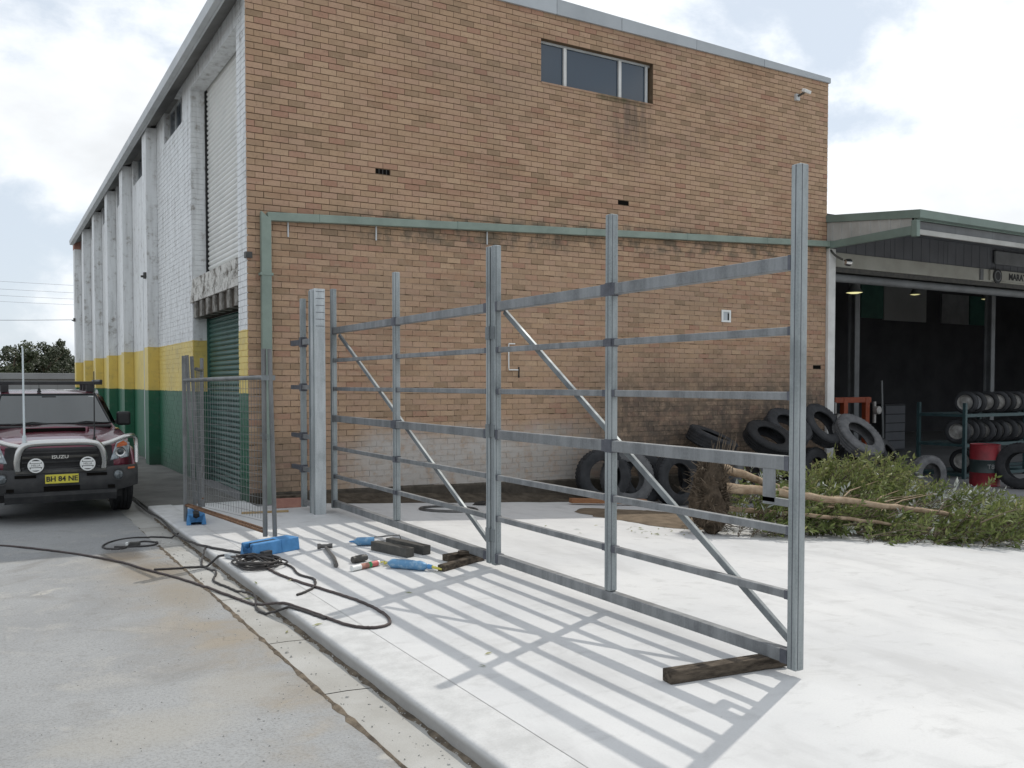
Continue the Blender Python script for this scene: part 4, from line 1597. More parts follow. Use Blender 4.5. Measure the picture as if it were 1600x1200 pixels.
    prof = [(.001, .0), (R0 - .01, .0), (R0 + .006, .012), (R0, .03), (R0, .27), (R0 + .012, .285), (R0, .30), (R0, .52), (R0 + .012, .535), (R0, .55), (R0, .84), (R0 + .006, .858), (R0 - .012, .862), (R0 - .02, .845), (.001, .842)]
    m = MB()
    m.lathe(prof, 28, mats=[0, 0, 0, 0, 0, 1, 1, 1, 1, 0, 0, 0, 0, 0], closed=False, origin=(14.66, -1.45, -.48))
    m.build('drum_body', ['drum_red', 'drum_dark'], t, smooth=40)
    m = MB()
    m.lathe([(.001, 0), (.03, 0), (.03, .02), (.001, .02)], 10, closed=False, origin=(14.5, -1.55, .365))
    m.build('bung', 'steel_dark', t)
    text('drum_marking', 'T8', .13, 'far_grey', t, (-.17, -.2355, .41), (R(90), 0, R(-36)), extrude=.003)


shed_things()


# ------------------------------------------------------------------ tyres
def tyre_mesh(name, r, w, hole, mats, rim=False):
    """axis = local z, outer radius r, width w, bead radius hole"""
    h = w / 2
    g = r * .03
    prof = [(hole, -h * .72), (hole + .02 * r, -h * .86), (hole + (r - hole) * .45, -h), (r * .90, -h * .93), (r * .965, -h * .80), (r, -h * .66),
            (r, -h * .42), (r - g, -h * .40), (r - g, -h * .34), (r, -h * .32), (r, -h * .05), (r - g, -h * .03), (r - g, h * .03), (r, h * .05),
            (r, h * .32), (r - g, h * .34), (r - g, h * .40), (r, h * .42), (r, h * .66), (r * .965, h * .80), (r * .90, h * .93),
            (hole + (r - hole) * .45, h), (hole + .02 * r, h * .86), (hole, h * .72), (hole + (r - hole) * .25, h * .6),
            (r * .93, h * .4), (r * .93, -h * .4), (hole + (r - hole) * .25, -h * .6)]
    m = MB()
    m.lathe(prof, 30)
    # shoulder lugs
    for k in range(44):
        th = 2 * math.pi * k / 44
        for s in (-1, 1):
            c, sn = math.cos(th), math.sin(th)
            t = Vector((-sn, c, 0))
            p = Vector((c, sn, 0))
            a = p * (r * .955) + Vector((0, 0, s * h * .84))
            b = p * (r * 1.004) + Vector((0, 0, s * h * .62))
            m.beam(a, b, r * .075, r * .03, up=p)
    return m.mesh(name, mats, smooth=38)


TY = {}


def place_tyre(r, w, hole, pos, normal, label, mat='rubber', group=None, roll=0.0, rim=None, name='tyre', cat='tyre'):
    key = (r, w, hole, mat)
    if key not in TY:
        TY[key] = tyre_mesh('tyre', r, w, hole, mat)
    q = Vector(normal).normalized().to_track_quat('Z', 'Y') @ Quaternion((0, 0, 1), roll)
    if rim is None:
        o = bpy.data.objects.new(name, TY[key])
        col.objects.link(o)
        o.location = pos
        o.rotation_euler = q.to_euler()
        return tag(o, label, cat, group)
    t = thing(name, label, cat, pos, group)
    t.rotation_euler = q.to_euler()
    o = bpy.data.objects.new('tyre', TY[key])
    col.objects.link(o)
    o.parent = t
    rk = ('rim', r, w, hole, rim)
    if rk not in TY:
        h = w / 2
        m = MB()
        m.lathe([(hole * 1.05, h * .72), (hole * .98, h * .80), (hole * .92, h * .6), (hole * .86, h * .05), (hole * .60, h * .16), (hole * .34, h * .34), (hole * .22, h * .30),
                 (hole * .20, h * .2), (.001, h * .2), (.001, h * .1), (hole * .85, -h * .1), (hole * .93, -h * .7), (hole * 1.05, -h * .72)], 24, closed=True)
        TY[rk] = m.mesh('rim', rim, smooth=40)
    o = bpy.data.objects.new('rim', TY[rk])
    col.objects.link(o)
    o.parent = t
    return t


def tyre_heap():
    G = 'old truck tyres heaped against the brick front'
    d = (-.05, -1, .12)
    tr = lambda pos, nrm, lab, r=.45, mat='rubber', roll=0.0, w=.26, hole=.26: place_tyre(r, w, hole, pos, nrm, lab, mat, G, roll)
    tr((5.62, -.50, .11), (-.32, -1, .14), 'dark upright tyre at the left end of the heap, mostly hidden by the gate stile')
    tr((6.02, -.62, .07), (-.22, -1, .16), 'upright tyre with a pale sidewall edge, second from the left end of the heap', mat='rubber_grey')
    tr((6.35, -.55, .06), (-.10, -1, .16), 'dark upright tyre squeezed behind the wide open one beside the roots')
    tr((6.95, -.75, .01), (.05, -1, .14), 'upright tyre with its dark hole facing out, just left of the root ball', r=.46)
    tr((7.75, -.50, .02), (.0, -1, .18), 'dark tyre standing behind the root ball of the felled tree')
    tr((8.52, -.85, -.05), (.05, -1, .12), 'pale rimmed upright tyre behind the two stems of the felled tree', mat='rubber_grey', r=.42)
    tr((9.45, -.70, -.02), (.05, -1, .16), 'upright tyre behind the gate latch at the foot of the heap')
    tr((10.35, -.75, -.03), (.1, -1, .14), 'upright tyre at the foot of the heap behind the bushy top of the branches')
    tr((7.95, -.55, .62), (.25, -.35, 1), 'dark tyre lying flat on top of the heap above the roots', w=.28)
    tr((9.05, -.85, .62), (-.03, -.56, .80), 'big leaning tyre on top of the heap, left of the tall gate post', r=.46)
    tr((9.80, -.60, .80), (-.05, -.62, .72), 'dark tyre leaning half behind the tall gate post')
    tr((10.70, -.62, .82), (.02, -.78, .55), 'dark leaning tyre just right of the tall gate post, next to the pale grey one')
    tr((11.35, -.95, .60), (.02, -.66, .62), 'large dusty pale grey tyre leaning at the right end of the heap', r=.52, mat='rubber_grey', hole=.29)
    tr((11.35, -.75, -.0), (.15, -1, .1), 'upright tyre under the large pale grey one')
    # others by the shed
    place_tyre(.36, .22, .21, (12.55, -1.62, -.12), (-.25, -1, .05), 'grey upright car tyre alone beside the leafy branches', 'rubber_grey', None)
    place_tyre(.40, .25, .24, (12.75, -.55, .12), (.3, -.8, .45), 'brown shadowed tyre leaning behind the lone car tyre', 'rubber', None)
    place_tyre(.38, .25, .23, (12.75, -.35, -.11), (-.1, -1, .1), 'dark tyre standing at the workshop threshold under the leaning one', 'rubber', None)
    place_tyre(.46, .28, .26, (14.75, -2.15, -.02), (-1, -.15, .12), 'dark truck tyre standing on edge right of the oil drum', 'rubber', None)


tyre_heap()


def wheel_rack():
    t = thing('wheel_rack', 'teal steel rack with three shelves in the workshop mouth', 'rack', (15.4, -.5, -.48))
    x0, x1, y0, y1 = 15.45, 20.2, -.5, .62
    for x in (x0, 17.8, x1):
        for y in (y0, y1):
            m = MB()
            m.box((x - .035, y - .035, -.48), (x + .035, y + .035, 1.2))
            m.build('upright', 'rack', t)
    for z in (.92, .26, -.40):
        for y in (y0, y0 + .55, y1):
            m = MB()
            m.box((x0, y - .03, z - .035), (x1, y + .03, z + .035))
            m.build('shelf_rail', 'rack', t)
        for x in (x0, 17.8, x1):
            m = MB()
            m.box((x - .03, y0 + .035, z - .03), (x + .03, y1 - .035, z + .03))
            m.build('end_rail', 'rack', t)
    G = 'wheels on the teal rack'
    g = random.Random(4)
    for z, nm, xs in ((.955, 'top', [15.85, 16.12, 16.62, 17.15, 17.42, 17.7, 18.1]), (.295, 'middle', [15.55, 15.95, 16.2, 16.5, 16.78, 17.1, 17.4, 17.75]), (-.365, 'bottom', [15.75, 16.0, 16.3, 16.6])):
        for i, x in enumerate(xs):
            r = g.choice((.25, .265, .27))
            rim = 'rim'
            extra = 'grey rimmed'
            if (nm, i) in (('top', 1), ('middle', 4)):
                rim, extra = 'rim_white', 'white rimmed'
            order = ('first', 'second', 'third', 'fourth', 'fifth', 'sixth', 'seventh', 'eighth')[i]
            lab = '%s wheel on the %s shelf of the rack, %s from its near end' % (extra, nm, order)
            place_tyre(r, .17, .17, (x, y0 + .25 + g.uniform(-.05, .05), z + r - .005), (-1, g.uniform(-.35, -.1), .0), lab, 'rubber', G, g.random(), rim, 'wheel', 'wheel')


wheel_rack()


# ------------------------------------------------------------------ steel gates
GX = 0.727
PS = .066                      # post size
RAILZ = [2.295, 1.92, 1.56, 1.185, .81, .45, .105]
RAILH = [.078, .045, .045, .078, .045, .045, .075]


def gate_leaf(label, posts, brace, latch=False):
    y0, y1 = posts[0], posts[-1]
    t = thing('gate_leaf', label, 'gate', (GX, (y0 + y1) / 2, gz(GX)), 'unclad steel gate leaves')
    for k, y in enumerate(posts):
        zb = .04 if k in (0, len(posts) - 1) else RAILZ[-1] + .04
        m = MB()
        m.box((GX - PS / 2, y - PS / 2, zb), (GX + PS / 2, y + PS / 2, 2.825))
        p = m.build('post', 'galv', t, bevel=.007)
        m = MB()
        m.box((GX - PS / 2 + .0125, y - PS / 2 - .0012, zb + .01), (GX - PS / 2 + .0165, y - PS / 2 + .001, 2.82))
        m.box((GX - PS / 2 - .0012, y - .004, zb + .01), (GX - PS / 2 + .001, y + .001, 2.82))
        m.build('seam', 'coldgal', p)
    g = random.Random(int(abs(y0 * 100)))
    for i, z in enumerate(RAILZ):
        segs = [(posts[k] + PS / 2, posts[k + 1] - PS / 2) for k in range(len(posts) - 1)]
        if i == 6:
            segs = [(posts[0] + PS / 2, posts[-1] - PS / 2)]
        d = .062 if RAILH[i] > .06 else .042
        for a, b in segs:
            m = MB()
            m.box((GX - d / 2, a - .002, z - RAILH[i] / 2), (GX + d / 2, b + .002, z + RAILH[i] / 2))
            r = m.build('rail', 'galv_rail', t, bevel=.005)
            # cold-gal paint over the welds at both ends
            for e, s in ((a, 1), (b, -1)):
                w = g.uniform(.012, .045) * (1.3 if RAILH[i] > .06 else 1)
                m = MB()
                q = .0022
                m.box((GX - d / 2 - q, e - s * .001, z - RAILH[i] / 2 - q), (GX + d / 2 + q, e + s * w, z + RAILH[i] / 2 + q))
                m.build('weld_paint', 'coldgal', r)
    for y in posts[1:-1]:
        for i, z in enumerate(RAILZ):
            if RAILH[i] > .06 or g.random() < .45:
                hh = RAILH[i] / 2 + g.uniform(-.002, .012)
                m = MB()
                q = .0016
                m.box((GX - PS / 2 - q, y - PS / 2 - q, z - hh), (GX + PS / 2 + q, y + PS / 2 + q, z + hh))
                if i < 6:
                    m.build('post_paint', 'coldgal', t)
    # diagonal brace on the far side of the rails
    m = MB()
    m.beam(brace[0], brace[1], .044, .030, up=(1, 0, 0))
    m.build('brace', 'galv_bright', t, bevel=.005)
    if latch:
        m = MB()
        y = posts[0] + PS / 2
        m.box((GX - .03, y + .10, .96), (GX - .022, y + .19, RAILZ[3] - RAILH[3] / 2))
        m.box((GX - .03, y - .0, .945), (GX + .0, y + .19, .985))
        m.build('latch_bracket', 'galv_rail', t)
    return t


gate_leaf('right steel gate leaf, with a latch bracket on its front post over the long timber', [-8.885, -7.19, -5.535],
          ((GX + .05, -5.60, 2.25), (GX + .05, -8.82, .17)), True)
LEFT_LEAF = gate_leaf('left steel gate leaf between the tall wide column and the hinges', [-5.44, -3.36, -1.37],
          ((GX + .05, -1.45, 2.24), (GX + .05, -5.38, .17)))


def gate_hardware():
    for z, w in ((2.07, 'upper'), (1.215, 'middle'), (.30, 'lower')):
        t = bpy.data.objects.new('hinge', None)
        col.objects.link(t)
        t.parent = LEFT_LEAF
        t.location = (-.04, -5.49 - LEFT_LEAF.location.y, z - LEFT_LEAF.location.z)
        m = MB()
        x = GX - PS / 2
        m.box((x - .007, -5.565, z - .055), (x - .001, -5.492, z + .055))
        m.box((x - .007, -5.483, z - .055), (x - .001, -5.41, z + .055))
        m.build('leaf_plate', 'galv_bright', t)
        m = MB()
        m.tube([(x - .012, -5.4875, z - .06), (x - .012, -5.4875, z + .06)], .0115, 10)
        m.build('barrel', 'galv_bright', t, smooth=50)
    # guide column
    t = thing('gate_column', 'tall wide galvanised column at the far end of the gates', 'column', (.49, -1.5, 0))
    m = MB()
    x0, x1, y0, y1 = .415, .555, -1.56, -1.36
    m.box((x0, y0, -.01), (x1, y1, 2.80))
    m.build('column_shaft', 'galv_new', t, bevel=.006)
    m = MB()
    m.box((x0 - .012, y0 + .012, 0.0), (x0 - .001, y0 + .03, 2.78))
    m.box((x0 - .012, y1 - .03, 0.0), (x0 - .001, y1 - .012, 2.78))
    m.build('column_lip', 'galv', t)
    m = MB()
    for k in range(6):  # thin dark strips painting rail shadows across the column face
        z = 2.76 - k * .085
        m.box((x0 + .02, y0 - .003, z), (x1 - .01, y0 - .0008, z + .006))
    stuff(m.build('shadow_lines', 'coldgal', t))
    # short third panel between column and wall
    t = thing('infill_panel', 'narrow steel fence panel with short rails between column and brick wall', 'fence', (.45, -1.0, 0))
    m = MB()
    m.box((.42, -1.02, .03), (.486, -.955, 2.72))
    m.build('post', 'galv', t, bevel=.006)
    for z, h in ((2.16, .07), (1.58, .055), (.95, .055), (.53, .055), (.10, .06)):
        m = MB()
        m.box((.425, -1.355, z - h / 2), (.475, -1.02, z + h / 2))
        m.build('rail', 'galv_rail', t)
        if z > .2:
            m = MB()
            m.box((.425, -.955, z - h / 2), (.475, -.54, z + h / 2))
            m.build('rail', 'coldgal', t)
            m = MB()
            m.box((.412, -1.03, z - h * .9), (.492, -.945, z + h * .9))
            m.build('joint_plate', 'coldgal', t)


gate_hardware()


# ------------------------------------------------------------------ temporary fence
def temp_fence():
    pR, pL = Vector((-.713, -3.40, 0)), Vector((-1.10, -1.42, 0))
    t = thing('temporary_fence', 'temporary mesh fence panel standing across the kerb in blue plastic feet', 'fence', tuple((pR + pL) / 2))
    up = Vector((0, 0, 1))
    dr = (pL - pR).normalized()

    def tube(name, pts, r, mat='galv_dark', n=10, parent=t):
        m = MB()
        m.tube(pts, r, n)
        return m.build(name, mat, parent, smooth=50)
    tube('end_post', [pR + up * .10, pR + up * 1.975], .024)
    tube('end_post', [pL + up * .02, pL + up * 1.95], .024)
    tube('top_rail', [pR + up * 1.69 + dr * .0, pL + up * 1.665], .022)
    q = pR + Vector((.10, -.035, 0))
    tube('clamp_post', [q + Vector((-.012, 0, .10)), q + Vector((-.05, 0, 1.97))], .023)
    m = MB()
    m.box(tuple(pR + Vector((-.03, -.05, 1.66))), tuple(q + Vector((.0, .03, 1.71))))
    m.build('clamp', 'galv_bright', t)
    m = MB()
    for k in range(4):
        m.tube([pR + Vector((-.045, -.027, 1.10 + k * .013)), q + Vector((-.02, -.026, 1.05 + k * .017))], .0028, 5)
    stuff(m.build('tie_wire', 'galv_bright', t))
    # welded mesh
    m = MB()
    a, b = pR + dr * .03, pL - dr * .03
    L = (b - a).length
    n = int(L / .062)
    for i in range(n + 1):
        p = a + dr * (L * i / n)
        m.beam(p + up * .27, p + up * 1.67, .0034, .0034, up=dr)
    z = .27
    k = 0
    sag = random.Random(2)
    while z < 1.62:
        m.beam(a + up * (z - .02), b + up * (z - .03), .0036, .0036)
        z += .078
    stuff(m.build('wire_mesh', 'galv_dark', t))
    for off, r in ((0.0, .013), (.03, .011)):
        A, B2 = pR + up * .15 + Vector((-.02 + off, 0, off * .6)), pL + up * .21 + Vector((off, 0, off * .3))
        m = MB()
        m.tube([A, B2], r, 8)
        nb = 46
        for i in range(nb):
            p = A.lerp(B2, (i + .5) / nb)
            m.tube([p - dr * .006, p + dr * .006], r * 1.22, 8)
        m.build('bottom_bar', 'rust', t, smooth=50)

    # folded second panel behind
    t2 = thing('folded_fence_panel', 'second temporary fence panel folded behind the first, leaning at its far end', 'fence', (-1.0, -1.2, 0))
    P = Vector((-1.03, -1.33, 0))
    P2 = Vector((-.93, -1.25, 0))
    for a, b in ((P + up * .06 + Vector((.06, 0, 0)), P + up * 1.96 + Vector((-.02, 0, 0))), (P2 + up * .06 + Vector((.03, 0, 0)), P2 + up * 1.95 + Vector((-.05, 0, 0)))):
        m = MB()
        m.tube([a, b], .023, 10)
        m.build('end_post', 'galv_dark', t2, smooth=50)
    Q = Vector((-.72, -.55, 0))
    m = MB()
    m.tube([P2 + up * 1.80, Q + up * 1.80], .021, 8)
    m.build('top_rail', 'galv_dark', t2, smooth=50)
    m = MB()
    m.tube([Q + up * .06, Q + up * 1.95], .023, 8)
    m.build('end_post', 'galv_dark', t2, smooth=50)
    m = MB()
    m.tube([P2 + up * .26, Q + up * .62], .019, 8)
    m.build('brace', 'galv_dark', t2, smooth=50)
    m = MB()
    a, b = P2, Q
    dd = (b - a)
    for i in range(11):
        p = a + dd * (i / 11)
        m.beam(p + up * .25, p + up * 1.78, .0034, .0034, up=dd)
    z = .27
    while z < 1.78:
        m.beam(a + up * z, b + up * z, .0034, .0034)
        z += .078
    stuff(m.build('wire_mesh', 'galv_dark', t2))
    m = MB()
    m.tube([P + up * .17, Q + up * .17], .012, 8)
    m.build('bottom_bar', 'rust', t2, smooth=50)


temp_fence()


def fence_foot(name, label, c, ang, L, Wd, H):
    t = thing(name, label, 'fence foot', (c[0], c[1], 0), 'blue plastic fence feet', rotz=ang)
    # hollow moulding: an outer shell with an open U-shaped end and sloping sides
    m = MB()
    l, w = L / 2, Wd / 2
    s = .018
    outer = [(-w, 0), (-w + s, H), (-.035, H), (-.035, H * .82), (-.05, H * .35), (.05, H * .35), (.035, H * .82), (.035, H), (w - s, H), (w, 0), (.055, 0), (.06, H * .25), (-.06, H * .25), (-.055, 0)]
    m.prism(outer, 'x', -l, l * .2)
    solid = [(-w, 0), (-w + s, H), (w - s, H), (w, 0)]
    m.prism(solid, 'x', l * .2 + .001, l)
    m.build('foot_shell', 'blue', t, bevel=.008, world=False)
    m = MB()
    m.prism([(-.033, H * .36), (-.033, H - .006), (.033, H - .006), (.033, H * .36)], 'x', -l + .05, l * .19)
    m.build('socket', 'car_black', t, world=False)
    return t


fence_foot('fence_foot', 'blue plastic fence foot in the sun under the near end of the mesh panel', (-.755, -3.74), R(23), .54, .22, .125)
fence_foot('fence_foot', 'blue plastic fence foot in the shade under the far end of the mesh panel', (-.98, -1.40), R(80), .5, .22, .13)


# ------------------------------------------------------------------ loose things on the slab
def ground_things():
    up = Vector((0, 0, 1))
    # timbers under the gate
    t = MB()
    t.beam((.045, -8.60, .036), (.84, -8.70, .036), .085, .07)
    tag(t.build('timber_packer', 'timber_dark', bevel=.006), 'long dark weathered timber under the front corner of the right gate leaf', 'timber')
    t = MB()
    t.beam((.27, -5.37, .028), (.86, -5.07, .028), .075, .055)
    tag(t.build('timber_packer', 'timber_dark', bevel=.005), 'dark stick of timber under the gate hinges, pointing at the blue foil pack', 'timber')
    t = MB()
    t.beam((.50, -4.99, .03), (.90, -4.90, .03), .09, .06)
    tag(t.build('timber_packer', 'timber_dark', bevel=.005), 'short dark timber offcut behind the stick under the gate hinges', 'timber')
    t = MB()
    t.beam((.62, -5.02, .074), (.85, -5.10, .074), .075, .028)
    tag(t.build('packing_shim', 'timber_dark', bevel=.003), 'thin dark packer lying on the timbers under the gate hinges', 'timber')
    # two box sections
    for a, b, lab in (((.16, -4.12), (.30, -4.66), 'dark steel box section with its end facing the camera, the nearer of the pair'), ((.36, -4.02), (.49, -4.62), 'dark steel box section lying beside the other, nearer the gate')):
        t = MB()
        t.beam((*a, .045), (*b, .045), .09, .085)
        tag(t.build('box_section', 'steel_dark', bevel=.004), lab, 'steel block', 'dark steel blocks on the slab')
    # hammer
    h = thing('hammer', 'hammer lying on the slab with its dark handle towards the camera', 'hammer', (-.3, -4.1, .02))
    m = MB()
    m.tube([(-.262, -3.90, .03), (-.37, -4.45, .024), (-.46, -4.76, .022)], [.014, .019, .021], 10)
    m.build('handle', 'steel_tool', h, smooth=50)
    m = MB()
    dx = Vector((.95, -.28, 0)).normalized()
    c = Vector((-.255, -3.87, .035))
    m.tube([c - dx * .075, c - dx * .045, c - dx * .04, c + dx * .03, c + dx * .036, c + dx * .07], [.027, .027, .019, .019, .024, .024], 12)
    m.build('head', 'steel_tool', h, smooth=50)
    # caulking gun with wire frame
    k = thing('caulking_gun', 'blue caulking gun with a thin wire frame beside the steel blocks', 'caulking gun', (.2, -3.9, .0))
    m = MB()
    ax = Vector((.92, -.39, 0)).normalized()
    o = Vector((.06, -3.83, .045))
    m.tube([o, o + ax * .02, o + ax * .03, o + ax * .2], [.02, .03, .042, .042], 12)
    m.build('barrel', 'blue_foil', k, smooth=50)
    m = MB()
    m.tube([o - ax * .05, o], [.006, .014], 8)
    m.build('nozzle', 'blue', k)
    m = MB()
    p = o + ax * .2
    sd = Vector((.39, .92, 0))
    m.tube([p + up * .04, p + ax * .25 + up * .055, p + ax * .27 - up * .0, p + ax * .26 - up * .035], .006, 6)
    m.tube([p - up * .03 + sd * .03, p + ax * .26 - up * .03 + sd * .03], .006, 6)
    m.tube([p, p + ax * .34], .005, 6)
    m.build('wire_frame', 'steel_tool', k)
    # pink and white sealant cartridge
    k = thing('sealant_cartridge', 'white and red sealant cartridge lying on the slab', 'cartridge', (-.23, -4.93, .03))
    ax = Vector((.93, .37, 0)).normalized()
    o = Vector((-.40, -4.985, .027))
    for nm, a, b, mt in (('cartridge_end', 0, .10, 'white_plastic'), ('red_label', .101, .19, 'pink_brick'), ('green_label', .191, .225, 'green_plastic'), ('red_label', .226, .30, 'red_plastic'), ('cap', .301, .32, 'white_plastic')):
        m = MB()
        m.tube([o + ax * a, o + ax * b], .025, 14)
        m.build(nm, mt, k, smooth=50)
    m = MB()
    m.tube([o + ax * .32, o + ax * .40], [.009, .005], 8)
    m.build('nozzle', 'yellow_plastic', k)
    # dark tape roll
    m = MB()
    m.tube([(-.27, -4.66, .034), (-.235, -4.65, .034), (-.232, -4.649, .034), (-.15, -4.62, .034), (-.148, -4.62, .034), (-.12, -4.61, .034)], [.030, .030, .034, .034, .028, .028], 14)
    tag(m.build('tape_roll', 'steel_dark', smooth=40), 'stubby dark roll of tape lying behind the red and white cartridge', 'tape roll')
    # blue foil sealant sausage
    k = thing('foil_pack', 'crumpled blue foil sealant pack with a yellow nozzle', 'sealant pack', (.05, -5.15, .03))
    ax = Vector((.40, -.917, 0)).normalized()
    ax = Vector((.30, -.40, 0)).normalized()
    a = Vector((-.06, -4.98, .04))
    g = random.Random(6)
    pts = [a + ax * (.40 * i / 10) + Vector((g.uniform(-.004, .004), g.uniform(-.004, .004), g.uniform(-.003, .004))) for i in range(11)]
    m = MB()
    m.tube(pts, [.012, .040, .043, .040, .044, .042, .043, .040, .044, .036, .012], 12)
    m.build('pack', 'blue_foil', k, smooth=60)
    m = MB()
    m.tube([a + ax * .40, a + ax * .44], [.022, .018], 8)
    m.build('collar', 'blue', k)
    m = MB()
    m.tube([a + ax * .44, a + ax * .53 - up * .015], [.014, .008], 8)
    m.build('nozzle', 'yellow_plastic', k)
    m = MB()
    m.tube([(-.01, -4.86, .02), (-.07, -4.93, .03)], [.008, .012], 8)
    tag(m.build('spare_nozzle', 'yellow_plastic'), 'loose yellow nozzle between the cartridge and the foil pack', 'nozzle')
    # pair of pinkish bricks and laths by the wall
    for i, (x, y, z, a) in enumerate(((.31, -.72, .063, .12), (.335, -.69, .142, .2))):
        m = MB()
        d = Vector((math.cos(a), -math.sin(a), 0))
        c = Vector((x, y, z + gz(x)))
        m.beam(c - d * .175, c + d * .175, .12, .125 if i == 0 else .03)
        tag(m.build('loose_brick', 'pink_brick' if i == 0 else 'timber_dark', bevel=.004), ('pinkish brick on the slab at the foot of the wall, left of the column' if i == 0 else 'dark board lying on the pinkish brick by the wall'), 'brick' if i == 0 else 'board')
    m = MB()
    m.beam((-.36, -1.02, .012), (.20, -1.14, .012), .05, .022)
    tag(m.build('lath', 'timber_pale'), 'pale timber lath on the shaded slab behind the mesh panel', 'timber')
    m = MB()
    m.beam((4.72, -.86, gz(4.7) + .06), (6.0, -1.12, gz(6) + .07), .12, .07)
    tag(m.build('plank', 'timber_red', bevel=.004), 'reddish plank lying on dirt at the edge of the slab', 'timber')
    # ring of hose on the slab
    m = MB()
    for k in range(2):
        c = Vector((2.35, -1.38, 0))
        m.tube([c + Vector((.42 * math.cos(th) * (1 - .05 * k), .30 * math.sin(th) * (1 - .06 * k), gz(2.35 + .42 * math.cos(th)) + .012 + .012 * k)) for th in [2 * math.pi * i / 40 for i in range(40)]], .012, 6, closed=True)
    tag(m.build('hose_ring', 'steel_tool', smooth=60), 'ring of grey hose lying on the shaded slab behind the left gate leaf', 'hose')
    m = MB()
    g = random.Random(9)
    x, y = 3.0, -.85
    m.add([(x, y, gz(x) + .004), (x + .16, y - .09, gz(x) + .02), (x + .3, y - .02, gz(x) + .012), (x + .22, y + .08, gz(x) + .045), (x + .08, y + .06, gz(x) + .03)], [(0, 1, 2, 3, 4)])
    m.add([(x + .25, y - .03, gz(x) + .004), (x + .38, y - .1, gz(x) + .03), (x + .33, y + .06, gz(x) + .045)], [(0, 1, 2)])
    ob = m.build('rag', 'black')
    md = ob.modifiers.new('thick', 'SOLIDIFY')
    md.thickness = .012
    tag(ob, 'small dark rag on the shaded slab behind the hinges', 'rag')


ground_things()


# ------------------------------------------------------------------ cords
def gzz(x, y):
    if x < -1.245:
        return -.094 if x > -1.53 else -.1
    return gz(x)


def cord(label, pts, r, mat, name='extension_cord', n=10, lift=0.0):
    g = random.Random(len(pts) * 7 + int(abs(pts[0][0]) * 100))
    sp = bez([(p[0], p[1], 0) for p in pts], n)
    P = []
    for p in sp:
        x = p.x + g.uniform(-.004, .004)
        y = p.y + g.uniform(-.004, .004)
        # drape over the kerb: ease the height over a few centimetres
        if -1.34 < x < -1.215:
            t = (x + 1.34) / .125
            z = -.094 + .094 * min(1, t * 1.2)
        else:
            z = gzz(x, y)
        P.append((x, y, z + r + lift))
    m = MB()
    m.tube(P, r, 7)
    t = thing(name, label, 'cord', (P[0][0], P[0][1], P[0][2] - r))
    m.build('cable', mat, t, smooth=60)
    return t


def cords():
    # long brown cord from the road edge to the kerb and round the big loop
    cord('dusty brown power cord running over the drive to a wide loop on the slab', [(-3.6, -.9), (-2.95, -1.45), (-2.45, -2.15), (-2.05, -2.9), (-1.85, -3.5), (-1.6, -4.25), (-1.43, -5.0), (-1.30, -5.55),
         (-1.15, -6.15), (-1.05, -6.62), (-.92, -6.78), (-.78, -6.72), (-.72, -6.45), (-.74, -6.05), (-.83, -5.6), (-.93, -5.15), (-.98, -4.85), (-1.0, -4.55), (-.98, -4.3)], .0105, 'cord_brown', n=12)
    cord('second dark cord twisting along the kerb beside the brown one', [(-1.24, -3.15), (-1.37, -3.6), (-1.33, -4.0), (-1.42, -4.35), (-1.36, -4.75), (-1.30, -5.2), (-1.36, -5.6), (-1.22, -6.0), (-1.12, -6.4)], .0095, 'cord', n=12)
    cord('black cord lying in the gutter from the truck wheel to the blue foot', [(-1.27, 1.3), (-1.29, .2), (-1.27, -.9), (-1.30, -1.9), (-1.27, -2.7), (-1.22, -3.2), (-1.10, -3.5), (-.98, -3.78), (-.94, -4.02)], .012, 'cord', n=10)
    cord('black cord kinked across the kerb in front of the coil', [(-1.78, -3.55), (-1.55, -3.62), (-1.33, -3.7), (-1.12, -3.74), (-1.0, -3.95), (-.88, -4.15), (-.80, -4.5), (-.84, -4.9), (-.79, -5.15), (-.9, -5.45), (-1.08, -5.62)], .010, 'cord', n=10)
    # the coil
    g = random.Random(14)
    t = thing('cord_coil', 'tangled coil of grey black cord on the slab in front of the blue foot', 'cord', (-.97, -4.25, 0))
    pts = []
    for k in range(9):
        cx, cy = -1.0 + g.uniform(-.09, .09), -4.28 + g.uniform(-.12, .12)
        rx, ry = g.uniform(.13, .22), g.uniform(.17, .30)
        ph = g.uniform(0, 6)
        for i in range(7):
            th = ph + 2 * math.pi * i / 7
            pts.append((max(-1.2, cx + rx * math.cos(th)), cy + ry * math.sin(th), .012 + .009 * k * g.uniform(.4, 1)))
    m = MB()
    m.tube(bez(pts, 6), .0085, 6)
    m.build('cable', 'cord', t, smooth=60)
    m = MB()
    m.beam((-1.19, -3.80, .025), (-1.14, -3.92, .025), .04, .04)
    m.build('plug', 'capping', t, bevel=.006)
    m = MB()
    m.beam((-.90, -3.96, .03), (-.80, -3.90, .03), .05, .05)
    m.build('socket', 'car_black', t, bevel=.006)
    # loop on the drive with its plug
    c = cord('thin black cord looped on the drive with a joined plug', [(-1.28, -1.95), (-1.45, -1.75), (-1.7, -1.62), (-1.93, -1.75), (-2.05, -2.0), (-2.02, -2.2), (-1.88, -2.25), (-1.76, -2.0), (-1.62, -1.93), (-1.52, -2.08), (-1.6, -2.22), (-1.78, -2.2), (-1.95, -2.12)], .0095, 'cord', n=10)
    m = MB()
    m.beam((-1.80, -2.10, -.075), (-1.70, -2.14, -.075), .045, .04)
    m.build('plug', 'steel_dark', c, bevel=.006)
    m = MB()
    m.beam((-1.835, -2.085, -.075), (-1.81, -2.095, -.075), .038, .036)
    m.build('plug_face', 'white_plastic', c, bevel=.004)


cords()


